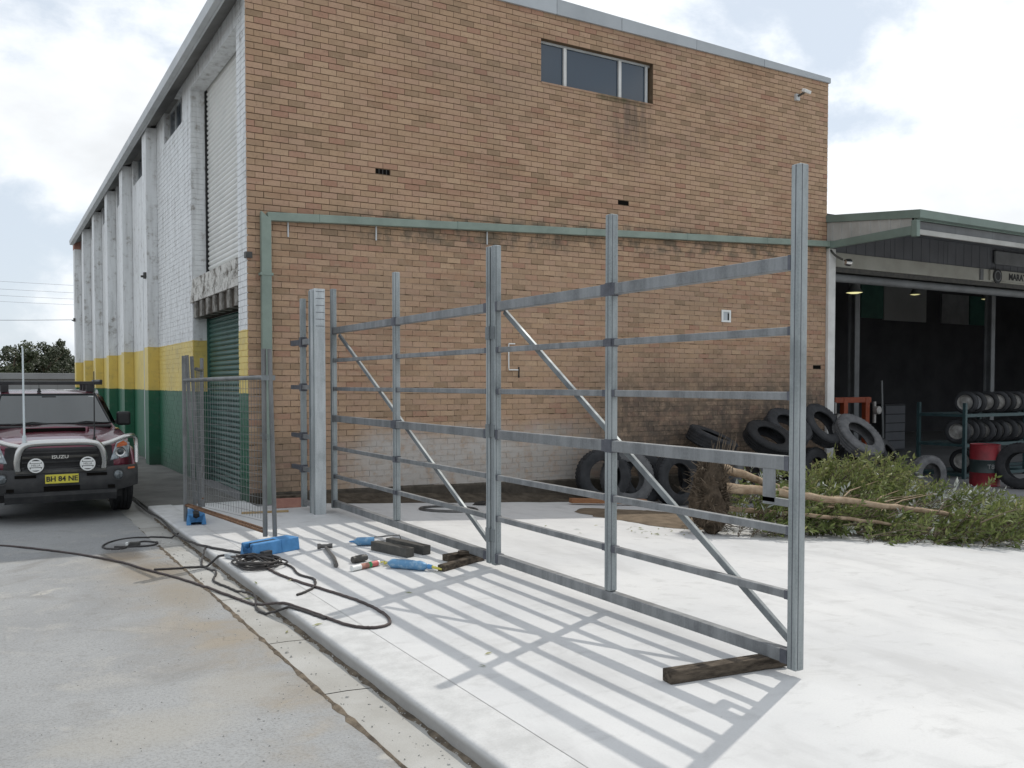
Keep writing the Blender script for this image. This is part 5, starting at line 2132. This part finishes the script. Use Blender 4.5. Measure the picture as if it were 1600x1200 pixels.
# ------------------------------------------------------------------ litter
def litter():
    g = random.Random(31)
    m = MB()

    def chip(x, y, z, s):
        a = g.uniform(0, 6.3)
        h = s * g.uniform(.3, .8)
        pts = []
        for k in range(5):
            th = a + k * 1.2566 + g.uniform(-.3, .3)
            pts.append((x + s * math.cos(th) * g.uniform(.6, 1), y + s * math.sin(th) * g.uniform(.6, 1)))
        v = [(px, py, z - .002) for px, py in pts] + [(x + (px - x) * .6, y + (py - y) * .6, z + h) for px, py in pts]
        m.add(v, [(i, (i + 1) % 5, (i + 1) % 5 + 5, i + 5) for i in range(5)] + [(5, 6, 7, 8, 9)])
    for i in range(420):
        x = -1.53 - abs(g.gauss(0, .45))
        y = g.uniform(-9.5, -2)
        chip(x, y, -.1, g.uniform(.003, .008))
    for i in range(300):
        chip(g.uniform(-1.5, -1.26), g.uniform(-10, -1), -.094, g.uniform(.002, .008) if g.random() < .9 else .014)
    for i in range(500):
        chip(-1.262 + g.uniform(-.02, .012), g.uniform(-10, 0), -.094, g.uniform(.004, .010))
    for i in range(320):
        chip(g.uniform(-6, -1.6), g.uniform(-10.5, 0), -.1, g.uniform(.002, .006))
    stuff(m.build('grit', 'gutter_concrete'))
    # silt ridge packed in the corner under the kerb and along the joint
    m = MB()
    y = -11.0
    vs = []
    n = 0
    while y < -.2:
        w = .018 + .03 * g.random() * (1 if y > -8.5 else .6)
        h = .004 + .010 * g.random()
        vs += [(-1.2455, y, -.094 + h), (-1.2455 - w * .5, y, -.094 + h * .5), (-1.2455 - w, y, -.0945)]
        n += 1
        y += .09
    m.add(vs, [(i * 3 + q, i * 3 + q + 1, (i + 1) * 3 + q + 1, (i + 1) * 3 + q) for i in range(n - 1) for q in range(2)])
    stuff(m.build('silt_ridge', 'joint_dirt', smooth=80))
    m = MB()
    y = -11.0
    vs = []
    n = 0
    while y < -2.2:
        w = .008 + .026 * g.random() ** 2
        vs += [(-1.53 + w * .5, y, -.0925), (-1.53, y, -.091 + .003 * g.random()), (-1.53 - w, y, -.0992)]
        n += 1
        y += .07
    m.add(vs, [(i * 3 + q, i * 3 + q + 1, (i + 1) * 3 + q + 1, (i + 1) * 3 + q) for i in range(n - 1) for q in range(2)])
    stuff(m.build('silt_line', 'joint_dirt', smooth=80))
    # a few fallen leaves on slab and gutter
    m = MB()
    for i in range(60):
        if i < 8:
            x, y = g.uniform(-1.5, -.3), g.uniform(-8.5, -5)
        else:
            x, y = 4.1 + g.gauss(0, .6), -3.6 + g.gauss(0, .35)
        z = gzz(x, y) + .006
        a = g.uniform(0, 6.3)
        L, w = g.uniform(.025, .05), g.uniform(.006, .011)
        c, s = math.cos(a), math.sin(a)
        m.add([(x - c * L, y - s * L, z), (x - s * w, y + c * w, z + .006), (x + c * L, y + s * L, z + .002), (x + s * w, y - c * w, z + .001)], [(0, 1, 2, 3)], 0, g.uniform(.5, 1))
    stuff(m.build('fallen_leaves', 'leaf', use_tone=True, fix=False))


litter()


# ------------------------------------------------------------------ uprooted tree
def felled_tree():
    g = random.Random(77)
    T = thing('uprooted_tree', 'uprooted young tree lying on the slab with its muddy root ball to the left', 'tree', (4.8, -4.0, gz(4.8)))
    zb = gz(4.75)
    # root ball: lumpy upright plate
    m = MB()
    c = Vector((4.72, -3.98, zb + .50))
    nu, nv = 22, 14
    rings = []
    for i in range(nv + 1):
        v = i / nv
        ph = math.pi * v
        ring = []
        for j in range(nu):
            th = 2 * math.pi * j / nu
            k = 1 + .25 * math.sin(3 * th + 4 * v) * math.sin(ph) + g.uniform(-.26, .22)
            ring.append(c + Vector(((.23 - .09 * v) * math.sin(ph) ** .8 * math.cos(th) * k, (.30 - .12 * v) * math.sin(ph) ** .8 * math.sin(th) * k, -.50 * math.cos(ph) * (1 + .06 * math.sin(2 * th)))))
        rings.append(ring)
    m.loft(rings, 0)
    m.build('root_ball', 'root', T)
    # roots sticking out
    m = MB()
    for i in range(480):
        th = g.uniform(0, 2 * math.pi)
        v = g.uniform(-.95, 1)
        d = Vector((math.cos(th) * .8, math.sin(th), v * .9 + .1)).normalized()
        p = c + Vector((d.x * (.17 - .04 * v), d.y * (.22 - .06 * v), v * .44))
        L = g.uniform(.03, .15) if g.random() < .85 else g.uniform(.12, .26)
        q = p + d * L * .5 + Vector((g.uniform(-.05, .05),) * 1 + (g.uniform(-.05, .05), g.uniform(-.06, .06)))
        e = q + d * L * .5 + Vector((g.uniform(-.06, .06), g.uniform(-.06, .06), g.uniform(-.10, .08)))
        if min(q.z, e.z) < zb + .01:
            continue
        r = g.choice((.003, .004, .006, .010))
        m.tube([p - d * .05, q, e], [r, r * .7, r * .3], 4)
    stuff(m.build('roots', 'bark_dark', T))
    m = MB()
    for i in range(26):
        p = c + Vector((g.uniform(.0, .2), g.uniform(-.2, .1), g.uniform(.25, .5)))
        e = p + Vector((g.uniform(-.03, .12), g.uniform(-.1, .05), g.uniform(.18, .36)))
        m.tube([p, p.lerp(e, .5) + Vector((g.uniform(-.04, .04), 0, 0)), e], [.007, .005, .002], 4)
    stuff(m.build('upright_roots', 'bark_dark', T))
    # stems
    stems = [
        ([(4.78, -4.02, zb + .83), (5.3, -4.02, zb + .70), (6.1, -4.05, zb + .44), (7.0, -4.0, zb + .30), (8.0, -3.8, zb + .28)], .062, .02),
        ([(4.80, -4.16, zb + .58), (5.3, -4.34, zb + .53), (6.0, -4.58, zb + .43), (7.2, -5.0, zb + .25), (8.2, -5.35, zb + .10), (8.8, -5.5, zb + .02)], .066, .014),
        ([(4.95, -4.05, zb + .30), (6.0, -4.6, zb + .20), (7.2, -5.1, zb + .04), (8.2, -5.5, zb - .08)], .035, .01),
    ]
    for pts, r0, r1 in stems:
        P = bez(pts, 7)
        P = [p + Vector((0, g.uniform(-.012, .012), g.uniform(-.012, .012))) for p in P]
        n = len(P)
        m = MB()
        m.tube(P, [r0 + (r1 - r0) * i / (n - 1) for i in range(n)], 9)
        m.build('stem', 'bark', T, smooth=60)
    # crown lobes: (centre, radii, twig count, tone shift, silver share)
    lobes = [((8.35, -3.35, -.02), (1.15, .75, .42), 380, .22, .0),
             ((7.6, -3.75, -.08), (1.0, .6, .28), 150, .12, .0),
             ((6.6, -4.35, -.16), (1.0, .48, .19), 170, .0, .02),
             ((7.3, -5.05, -.34), (1.05, .40, .09), 130, .05, .03),
             ((8.3, -5.35, -.28), (1.0, .62, .24), 230, .12, .05),
             ((8.8, -4.5, -.18), (.9, .6, .26), 190, .10, .45),
             ((9.2, -5.1, -.34), (.8, .55, .14), 140, .10, .12),
             ((5.55, -4.35, -.10), (.65, .36, .17), 120, .05, .04),
             ((5.1, -3.55, -.12), (.40, .25, .18), 34, .1, .4),
             ((6.1, -3.7, .12), (.6, .35, .30), 60, .1, .30),
             ((8.9, -6.0, -.40), (.6, .4, .12), 80, .1, .08)]
    lf = MB()
    tw = MB()
    for (cc, rr, cnt, ts, silver) in lobes:
        cnt = int(cnt * 1.05)
        for i in range(cnt):
            while True:
                u = Vector((g.uniform(-1, 1), g.uniform(-1, 1), g.uniform(-1, 1)))
                if .25 < u.length < 1:
                    break
            p = Vector((cc[0] + u.x * rr[0], cc[1] + u.y * rr[1], cc[2] + u.z * rr[2]))
            fl = gz(p.x) + .02
            if p.z < fl:
                p.z = fl + g.uniform(0, .08)
            d = Vector((.8, -.12, .18)) + Vector((u.x * .5, u.y * .5, max(u.z, -.1) * .55)) + Vector((g.uniform(-.4, .4), g.uniform(-.4, .4), g.uniform(-.35, .45)))
            d.normalize()
            L = g.uniform(.18, .42)
            side = d.orthogonal().normalized()
            e = p + d * L
            if e.z < fl:
                e.z = fl + .015
            mid = p.lerp(e, .5) + Vector((0, 0, -.02))
            tw.tube([p - d * .25 * g.random() + Vector((0, 0, -.03 * g.random())), mid, e], [.005, .0035, .0015], 4, cap=False)
            tone0 = min(.86, max(0, ts + g.gauss(.32, .14)))
            is_s = g.random() < silver
            nl = g.randint(14, 24)
            for k in range(nl):
                t = (k + g.random()) / nl
                q = p.lerp(mid, t * 2) if t < .5 else mid.lerp(e, t * 2 - 1)
                a = g.uniform(0, 2 * math.pi)
                rad = Quaternion(d, a) @ side
                ld = (rad * .8 + d * g.uniform(.4, 1.0) + Vector((0, 0, g.uniform(-.3, .3)))).normalized()
                ll = g.choice((g.uniform(.035, .06), g.uniform(.055, .09), g.uniform(.08, .125)))
                lw = ll * g.uniform(.26, .36) * (.5)
                nrm = ld.cross(Vector((g.uniform(-1, 1), g.uniform(-1, 1), g.uniform(-.3, 1)))).normalized()
                if q.z < fl - .01:
                    continue
                tip = q + ld * ll
                m1 = q + ld * ll * .45
                bend = ld.cross(nrm) * (-lw * .35)
                tn = (g.uniform(.93, 1.0) if (is_s and g.random() < .75) or g.random() < .012 else min(.88, max(0, tone0 + g.gauss(0, .10) + .12 * t)))
                lf.add([q, m1 + nrm * lw + bend, tip, m1 - nrm * lw + bend], [(0, 1, 2), (0, 2, 3)], 0, tn)
    stuff(lf.build('foliage', 'leaf', T, use_tone=True, fix=False))
    # inner dry twigs and bare branches
    for i in range(120):
        x = g.uniform(5.6, 8.6)
        y = -4.1 - (x - 5) * .28 + g.gauss(0, .45)
        p = Vector((x, y, gz(x) + g.uniform(.05, .4)))
        e = p + Vector((g.uniform(.4, 1.0), g.uniform(-.4, .35), g.uniform(-.2, .25)))
        e.z = max(e.z, gz(e.x) + .02)
        r = g.choice((.004, .006, .009))
        tw.tube([p, p.lerp(e, .5) + Vector((0, g.uniform(-.06, .06), g.uniform(-.03, .06))), e], [r, r * .7, r * .3], 4, cap=False)
    stuff(tw.build('twigs', 'bark_dark', T, smooth=80))
    for i in range(7):
        x = g.uniform(5.9, 7.4)
        p = Vector((x, -4.15 - (x - 5.5) * .2, gz(x) + .42 - (x - 5.5) * .08))
        e = p + Vector((g.uniform(.9, 1.6), g.uniform(-.6, .35), g.uniform(-.1, .28)))
        m = MB()
        m.tube([p, p.lerp(e, .45) + Vector((0, g.uniform(-.08, .08), g.uniform(0, .08))), e], [.016, .011, .004], 6)
        m.build('branch', 'bark', T, smooth=60)


felled_tree()


# ------------------------------------------------------------------ the ute
def build_truck():
    T = thing('parked_ute', 'maroon utility truck with bull bar and roof rack parked beside the painted wall', 'truck', (-2.29, -.05, -.1))

    # local space: x across, y back from the bull bar, z up from the drive
    def B(mb, name, mat, parent=T, smooth=None, bevel=0.0):
        return mb.build(name, mat, parent, smooth=smooth, world=False, bevel=bevel)

    def child(parent, mb, name, mat, smooth=None, bevel=0.0):
        return mb.build(name, mat, parent, smooth=smooth, world=False, bevel=bevel)

    # --- lower body: bonnet, guards, sills, tub (one lofted shell)
    def ring(y, w, zb, zs, zt, crown, tuck=0.0):
        """half widths: sill to shoulder to bonnet top"""
        pts = [(w * .86, zb), (w * .97, zb + .05), (w, zb + .22), (w * .995, zs - .12), (w * .96, zs), (w * .82 - tuck, zt - .02), (w * .5, zt + crown * .6), (w * .2, zt + crown)]
        L = [(-x, y, z) for x, z in pts]
        Rr = [(x, y, z) for x, z in reversed(pts)]
        return L + Rr
    m = MB()
    st = [(.30, .70, .52, .86, .93, .01), (.34, .78, .46, .93, .985, .015), (.46, .85, .42, .98, 1.01, .02), (.8, .885, .42, 1.02, 1.055, .025), (1.25, .885, .42, 1.06, 1.105, .025), (1.62, .885, .40, 1.09, 1.14, .02),
          (1.9, .88, .38, 1.10, 1.12, .0), (3.5, .88, .38, 1.10, 1.12, .0), (3.52, .88, .42, 1.10, 1.13, .0), (5.15, .87, .46, 1.09, 1.12, .0)]
    m.loft([ring(*s) for s in st])
    B(m, 'body', 'car_paint', smooth=38)
    # dark underbody
    m = MB()
    m.box((-.72, .35, .26), (.72, 5.0, .44))
    B(m, 'underbody', 'black')
    # --- cabin
    def cring(y, wb, wt, zb, zt):
        pts = [(wb, zb), (wb * .995, zb + .05), (wt + (wb - wt) * .12, zt - .10), (wt * .96, zt - .03), (wt * .80, zt)]
        return [(-x, y, z) for x, z in pts] + [(x, y, z) for x, z in reversed(pts)]
    m = MB()
    rings = [cring(1.56, .80, .78, 1.06, 1.17), cring(1.84, .82, .70, 1.06, 1.36), cring(2.14, .83, .665, 1.06, 1.565), cring(2.34, .835, .66, 1.06, 1.615), cring(2.8, .835, .66, 1.06, 1.635), cring(3.35, .83, .655, 1.06, 1.62), cring(3.52, .82, .65, 1.06, 1.58)]
    m.loft(rings)
    B(m, 'cabin', 'car_paint', smooth=40)
    # windscreen set just proud of the lofted slope
    m = MB()
    ws = [(-.735, 1.55, 1.155), (.735, 1.55, 1.155), (.60, 2.155, 1.560), (-.60, 2.155, 1.560)]
    nx = 9
    vs = []
    for i in range(nx):
        u = i / (nx - 1) * 2 - 1
        bulge = .05 * (1 - u * u)
        for j in range(5):
            t = j / 4
            xw = .735 + (.60 - .735) * t
            y = 1.56 + (2.135 - 1.56) * t - bulge - .012
            z = 1.162 + (1.558 - 1.162) * t + .012
            vs.append((u * xw, y, z))
    fs = [(i * 5 + j, (i + 1) * 5 + j, (i + 1) * 5 + j + 1, i * 5 + j + 1) for i in range(nx - 1) for j in range(4)]
    m.add(vs, fs)
    wsn = B(m, 'windscreen', 'car_glass', smooth=60)
    m = MB()
    e = [vs[i * 5] for i in range(nx)] + [vs[(nx - 1) * 5 + j] for j in range(1, 5)] + [vs[i * 5 + 4] for i in reversed(range(nx - 1))] + [vs[j] for j in (3, 2, 1)]
    m.tube([(x, y - .003, z + .002) for x, y, z in e], .014, 6, closed=True)
    child(wsn, m, 'seal', 'car_black', 60)
    for sx, x0 in ((-1, -.55), (-1, .12)):
        m = MB()
        m.tube([(x0 + .05, 1.50, 1.165), (x0 + .30, 1.515, 1.20), (x0 + .55, 1.52, 1.175)], [.010, .009, .006], 6)
        child(wsn, m, 'wiper', 'car_black', 60)
    m = MB()
    m.box((.50, 2.06, 1.53), (.58, 2.075, 1.545))
    child(wsn, m, 'registration_sticker', 'white_plastic')
    m = MB()
    m.box((-.10, 2.02, 1.50), (.08, 2.04, 1.55))
    child(wsn, m, 'rear_view_mirror', 'car_black', bevel=.008)
    # cowl
    m = MB()
    m.box((-.74, 1.44, 1.11), (.74, 1.56, 1.155))
    B(m, 'cowl', 'car_black', bevel=.02)
    # side glass
    for s in (-1, 1):
        for y0, y1, zt0 in ((1.98, 2.62, 1.44), (2.68, 3.36, 1.55)):
            m = MB()
            xb, xt = s * .838, s * .695
            m.add([(xb, y0 - (.22 if y0 < 2 else 0), 1.13), (xb, y1, 1.13), (xt, y1, 1.555), (xt, y0 + .12, zt0 + .1)], [(0, 1, 2, 3)])
            B(m, 'side_window', 'car_glass')
        m = MB()
        m.box((s * .86, 1.86, 1.12), (s * 1.045, 1.97, 1.32))
        mi = B(m, 'door_mirror', 'car_black', bevel=.03)
        m = MB()
        m.box((s * .83, 1.90, 1.14), (s * .88, 1.95, 1.20))
        child(mi, m, 'mirror_arm', 'car_black')
        for y in (2.55, 3.4):
            m = MB()
            m.box((s * .880, y, .98), (s * .902, y + .14, 1.02))
            B(m, 'door_handle', 'chrome', bevel=.006)
        # guard flares
        for yc in (1.02, 4.12):
            m = MB()
            out = []
            for i in range(15):
                th = math.pi * i / 14
                out.append((s * .90, yc + .47 * math.cos(th), .40 + .44 * math.sin(th)))
            m.tube(out, .045, 8)
            B(m, 'wheel_arch', 'car_paint', smooth=60)
            m = MB()
            m.prism([(yc + .44 * math.cos(math.pi * i / 12), .38 + .42 * math.sin(math.pi * i / 12)) for i in range(13)], 'x', s * .60, s * .893)
            B(m, 'wheel_well', 'black')
    # --- wheels
    tm = tyre_mesh('tyre', .37, .255, .215, 'rubber')
    for s in (-1, 1):
        for yc in (1.02, 4.12):
            w = bpy.data.objects.new('wheel', None)
            col.objects.link(w)
            w.parent = T
            w.location = (s * .785, yc, .37)
            w.rotation_euler = (0, R(90) * s, 0)
            o = bpy.data.objects.new('tyre', tm)
            col.objects.link(o)
            o.parent = w
            m = MB()
            m.lathe([(.225, .09), (.21, .105), (.195, .08), (.185, .03), (.12, .06), (.06, .075), (.001, .075), (.001, .0), (.20, -.05), (.225, -.09)], 24)
            child(w, m, 'rim', 'rim', 40)
    # --- front face: grille, panels, lamps
    m = MB()
    m.box((-.47, .265, .60), (.47, .33, .925))
    g = B(m, 'grille', 'car_black', bevel=.03)
    for z in (.68, .745, .865):
        m = MB()
        m.box((-.42, .252, z - .012), (.42, .27, z + .012))
        child(g, m, 'grille_bar', 'bar_black', bevel=.005)
    m = MB()
    m.box((-.44, .245, .792), (.44, .268, .826))
    child(g, m, 'grille_bar', 'steel_dark', bevel=.006)
    text('badge', 'ISUZU', .058, 'chrome', g, (0, .242, .809), (R(90), 0, 0), extrude=.003, bold=.001, sx=1.2)
    for s in (-1, 1):
        # dark filler beside the lamps
        m = MB()
        m.add([(s * .44, .262, .60), (s * .63, .285, .60), (s * .60, .29, .94), (s * .44, .262, .96),
               (s * .44, .36, .60), (s * .63, .36, .60), (s * .60, .36, .94), (s * .44, .36, .96)],
              [(0, 1, 2, 3), (4, 7, 6, 5), (0, 4, 5, 1), (1, 5, 6, 2), (2, 6, 7, 3), (3, 7, 4, 0)])
        B(m, 'front_panel', 'bar_black', bevel=.012)
        m = MB()
        f = [(s * .575, .268, .735), (s * .81, .33, .775), (s * .835, .40, .955), (s * .745, .35, 1.0), (s * .655, .30, .955)]
        b = [(x, y + .12, z) for x, y, z in f]
        n = len(f)
        m.add(f + b, [tuple(range(n)), tuple(reversed(range(n, 2 * n)))] + [(i, i + n, (i + 1) % n + n, (i + 1) % n) for i in range(n)])
        h = B(m, 'headlight', 'lens', bevel=.012)
        m = MB()
        m.lathe([(.001, .0), (.045, .0), (.062, -.012), (.066, .004), (.06, .02), (.001, .02)], 18, closed=False, origin=(s * .705, .292, .845), axis='y')
        child(h, m, 'reflector', 'chrome', 50)
        m = MB()
        m.lathe([(.001, -.004), (.03, -.003), (.04, .006), (.001, .006)], 14, closed=False, origin=(s * .705, .283, .845), axis='y')
        child(h, m, 'bulb', 'car_glass', 50)
        m = MB()
        m.add([(s * .655, .283, .905), (s * .795, .338, .925), (s * .79, .345, .96), (s * .745, .338, .985), (s * .675, .296, .955)], [(0, 1, 2, 3, 4)])
        child(h, m, 'indicator', 'lens_orange')
    # bonnet scoop
    m = MB()
    v = []
    for y, w, z in ((.95, .40, 1.075), (1.0, .42, 1.145), (1.25, .36, 1.165), (1.42, .30, 1.14)):
        v.append([(-w, y, z - .08), (-w * .93, y, z), (0, y, z + .015), (w * .93, y, z), (w, y, z - .08)])
    m.loft(v, cap=False, closed_ring=False)
    sc = B(m, 'bonnet_scoop', 'car_paint', smooth=40)
    m = MB()
    m.box((-.36, .945, 1.085), (.36, .99, 1.142))
    child(sc, m, 'scoop_mouth', 'hole', bevel=.015)
    # --- bull bar
    m = MB()
    ring0 = []
    secs = []
    for x, y, zb, zt in ((-.93, .42, .44, .66), (-.90, .22, .42, .675), (-.72, .09, .39, .68), (-.55, .02, .36, .68), (.55, .02, .36, .68), (.72, .09, .39, .68), (.90, .22, .42, .675), (.93, .42, .44, .66)):
        dy = .16
        secs.append([(x, y + .03, zb), (x, y, zb + .05), (x, y, zt - .04), (x, y + .03, zt), (x, y + dy, zt), (x, y + dy, zb)])
    m.loft(secs)
    bb = B(m, 'bull_bar', 'bar_black', smooth=35)
    m = MB()
    m.box((-.50, .004, .635), (.50, .019, .665))
    child(bb, m, 'top_strip', 'steel_dark')
    m = MB()
    m.box((-.62, .012, .355), (.62, .12, .40))
    m.add([(-.62, .05, .27), (.62, .05, .27), (.62, .012, .355), (-.62, .012, .355), (-.62, .16, .27), (.62, .16, .27)], [(0, 1, 2, 3), (0, 4, 5, 1)])
    child(bb, m, 'skid_lip', 'bar_black')
    m = MB()
    m.box((-.20, .010, .41), (.20, .022, .47))
    child(bb, m, 'winch_slot', 'hole')
    for s in (-1, 1):
        m = MB()
        m.box((s * .52, .012, .415), (s * .60, .021, .455))
        child(bb, m, 'tow_slot', 'hole')
        m = MB()
        m.box((s * .28, .0075, .58), (s * .51, .019, .615))
        child(bb, m, 'air_slot', 'hole')
    # number plate
    m = MB()
    m.box((-.185, -.012, .505), (.185, -.004, .615))
    p = child(bb, m, 'number_plate', 'plate_yellow', bevel=.003)
    text('plate_lettering', 'BH 84 NE', .085, 'car_black', p, (0, -.0135, .558), (R(90), 0, 0), extrude=.001, bold=.0025)
    # bright hoop
    hoop = bez([(-.47, .05, .66), (-.475, .02, .80), (-.44, .0, .93), (-.34, -.01, .995), (0, -.015, 1.005), (.34, -.01, .995), (.44, .0, .93), (.475, .02, .80), (.47, .05, .66)], 6)
    m = MB()
    m.tube(hoop, .042, 14)
    child(bb, m, 'hoop', 'chrome', 60)
    for s in (-1, 1):
        wing = bez([(s * .41, .03, .955), (s * .56, .09, .985), (s * .76, .19, 1.05), (s * .86, .27, 1.045), (s * .895, .30, .97), (s * .895, .28, .70)], 6)
        m = MB()
        m.tube(wing, .029, 12)
        child(bb, m, 'wing_tube', 'chrome', 60)
        # driving lamp with white slotted cover
        o = (s * .285, -.03, .735)
        m = MB()
        m.lathe([(.001, .09), (.06, .08), (.088, .02), (.092, .0), (.084, -.012), (.001, -.014)], 22, closed=False, origin=o, axis='y')
        d = child(bb, m, 'driving_lamp', 'car_black', 50)
        m = MB()
        m.lathe([(.072, -.018), (.088, -.018), (.088, -.010), (.072, -.010)], 22, origin=o, axis='y')
        for k, (z0, z1, hw) in enumerate(((.030, .055, .055), (-.020, .024, .074), (-.058, -.028, .055))):
            m.box((o[0] - hw, o[1] - .022, o[2] + z0), (o[0] + hw, o[1] - .0145, o[2] + z1))
        child(d, m, 'lamp_cover', 'white_plastic', 40)
        text('lamp_lettering', 'HELLA', .034, 'steel_dark', d, (o[0], o[1] - .0225, o[2] + .002), (R(90), 0, 0), extrude=.001)
        # fog / park lamp in the wing
        m = MB()
        m.lathe([(.001, -.03), (.04, -.028), (.058, -.01), (.062, .02), (.001, .02)], 18, closed=False, origin=(s * .645, .045, .575), axis='y')
        f = child(bb, m, 'fog_lamp', 'fog_lens', 50)
        m = MB()
        m.lathe([(.058, -.012), (.078, -.012), (.078, .01), (.058, .01)], 18, origin=(s * .645, .045, .575), axis='y')
        child(f, m, 'bezel', 'bar_black')
        m = MB()
        m.beam((s * .77, .105, .648), (s * .85, .165, .648), .012, .022)
        child(bb, m, 'park_lamp', 'lens_orange')
    # uprights
    for s in (-1, 1):
        m = MB()
        m.box((s * .40, .05, .40), (s * .50, .09, .70))
        child(bb, m, 'upright', 'bar_black', bevel=.01)
    # aerials
    m = MB()
    m.tube([(-.40, -.01, .97), (-.40, -.01, 1.10)], .022, 8)
    m.tube([(-.40, -.01, 1.10), (-.402, .0, 2.16)], [.013, .010], 8)
    B(m, 'tall_aerial', 'aerial_white', smooth=60)
    m = MB()
    m.tube([(.37, .0, .98), (.37, .0, 1.06)], .018, 8)
    m.tube([(.37, .0, 1.06), (.375, .01, 1.88)], [.009, .006], 8)
    B(m, 'short_aerial', 'car_black', smooth=60)
    m = MB()
    m.tube([(-.12, 2.25, 1.60), (-.12, 2.25, 1.66)], [.03, .012], 8)
    m.tube([(-.12, 2.25, 1.66), (-.12, 2.27, 1.74)], .004, 6)
    B(m, 'roof_aerial', 'car_black')
    # roof rack
    for y in (2.35, 2.85, 3.3):
        m = MB()
        m.beam((-.72, y, 1.735), (.72, y, 1.735), .06, .05)
        r = B(m, 'rack_bar', 'bar_black', bevel=.01)
        for s in (-1, 1):
            m = MB()
            m.box((s * .50, y - .04, 1.60), (s * .60, y + .04, 1.715))
            child(r, m, 'rack_foot', 'car_black', bevel=.01)
    for s in (-1, 1):
        m = MB()
        m.beam((s * .70, 2.3, 1.765), (s * .70, 3.4, 1.765), .04, .04)
        B(m, 'rack_rail', 'bar_black', bevel=.008)
    # tail: tub lip and tail lamps
    m = MB()
    for s in (-1, 1):
        m.box((s * .80, 3.56, 1.10), (s * .87, 5.14, 1.17))
    m.box((-.80, 3.56, 1.10), (.80, 3.62, 1.17))
    B(m, 'tub_rail', 'car_black')
    for s in (-1, 1):
        m = MB()
        m.box((s * .75, 5.13, .72), (s * .88, 5.18, 1.02))
        B(m, 'tail_light', 'red_plastic')


build_truck()


# ------------------------------------------------------------------ far side of the yard
def far_tree(label, x, y, h, w, seed, z0=-.1):
    g = random.Random(seed)
    t = thing('tree', label, 'tree', (x, y, z0), 'trees beyond the grey shed')
    m = MB()
    m.tube(bez([(x, y, z0), (x + .1, y, z0 + h * .3), (x - .1, y + .1, z0 + h * .6), (x + .05, y, z0 + h * .9)], 4), [.20, .19, .18, .17, .15, .14, .12, .11, .09, .07, .06, .05, .04], 8)
    m.build('trunk', 'bark_dark', t, smooth=60)
    m = MB()
    ends = []
    for i in range(12):
        a = g.uniform(0, 6.28)
        s = g.uniform(.3, .75)
        e = Vector((x + w * .42 * math.cos(a), y + w * .42 * math.sin(a), z0 + h * (s + g.uniform(.1, .25))))
        m.tube([(x, y, z0 + h * s * .8), (x * .5 + e.x * .5, y * .5 + e.y * .5, z0 + h * s), e], [.07, .05, .02], 5)
        ends.append(e)
    m.build('limbs', 'bark_dark', t, smooth=60)
    lf = MB()
    clumps = ends + [Vector((x + g.gauss(0, w * .22), y + g.gauss(0, w * .22), z0 + h * g.uniform(.42, .97))) for _ in range(26)]
    for c in clumps:
        r = w * g.uniform(.10, .19)
        tone = min(1, max(0, g.gauss(.5, .22)))
        for k in range(150):
            u = Vector((g.gauss(0, 1), g.gauss(0, 1), g.gauss(0, .75))).normalized() * (g.random() ** .45)
            p = c + u * r
            if p.z < z0 + h * .2:
                continue
            s = g.uniform(.05, .13)
            a = Vector((g.gauss(0, 1), g.gauss(0, 1), g.gauss(0, 1))).normalized()
            b = a.orthogonal().normalized() * s * .6
            lf.add([p - a * s, p + b, p + a * s, p - b], [(0, 1, 2, 3)], 0, min(1, max(0, tone + g.gauss(0, .14))))
    stuff(lf.build('crown', 'leaf_far', t, use_tone=True, fix=False))


def background():
    # low grey shed behind the ute
    t = thing('grey_shed', 'low grey flat roofed shed far behind the ute', 'shed', (-6.0, 44, -.1))
    x0, x1, y0, y1, z1 = -14.0, 1.98, 44, 50, 2.10
    x = x0
    while x < x1 - .1:
        x2 = min(x + 1.33, x1)
        m = MB()
        m.box((x + .006, y0, -.1), (x2 - .006, y0 + .05, z1 - .25))
        m.build('wall_sheet', 'far_grey', t)
        x = x2
    m = MB()
    m.box((x0, y0 + .06, -.1), (x1 - .05, y1, z1 - .26))
    m.build('shed_body', 'far_grey', t)
    m = MB()
    m.box((x0 - .1, y0 - .2, z1 - .24), (x1 + .12, y1 + .1, z1 + .10))
    m.build('roof', 'far_grey', t, bevel=.02)
    far_tree('rounded dark tree rising above the grey shed, tallest of the far trees', 1.05, 62, 4.9, 3.2, 1)
    far_tree('dark bushy tree against the end of the painted wall', 3.55, 66, 4.3, 3.2, 2)
    far_tree('dark tree between the tall round one and the painted wall', 2.45, 70, 4.2, 3.2, 5)
    far_tree('lower dark tree at the very edge of the frame left of the round one', -.95, 60, 4.2, 3.0, 4)
    far_tree('smaller tree half behind the tall white aerial', .2, 72, 4.0, 2.6, 6)
    # overhead cables
    def wire(label, a, b, sag, r):
        P = []
        a, b = Vector(a), Vector(b)
        for i in range(25):
            t_ = i / 24
            p = a.lerp(b, t_)
            p.z -= sag * 4 * t_ * (1 - t_)
            P.append(p)
        m = MB()
        m.tube(P, r, 6)
        tag(m.build('overhead_cable', 'wire', smooth=60), label, 'cable', 'overhead cables at the left')
    wire('lowest overhead cable running in to the bracket on the end of the painted wall', (-30, 40, 7.0), (-.31, 22.7, 3.86), .9, .009)
    for k, (za, zb) in enumerate(((10.1, 9.6), (9.5, 9.1), (9.05, 8.65), (8.6, 8.25))):
        wire(('topmost', 'second from top', 'third from top', 'fourth from top')[k] + ' of the four far parallel overhead cables', (-40, 70 + k * .4, za + 1.2), (24, 62 + k * .4, zb - .4), .8, .010)


background()
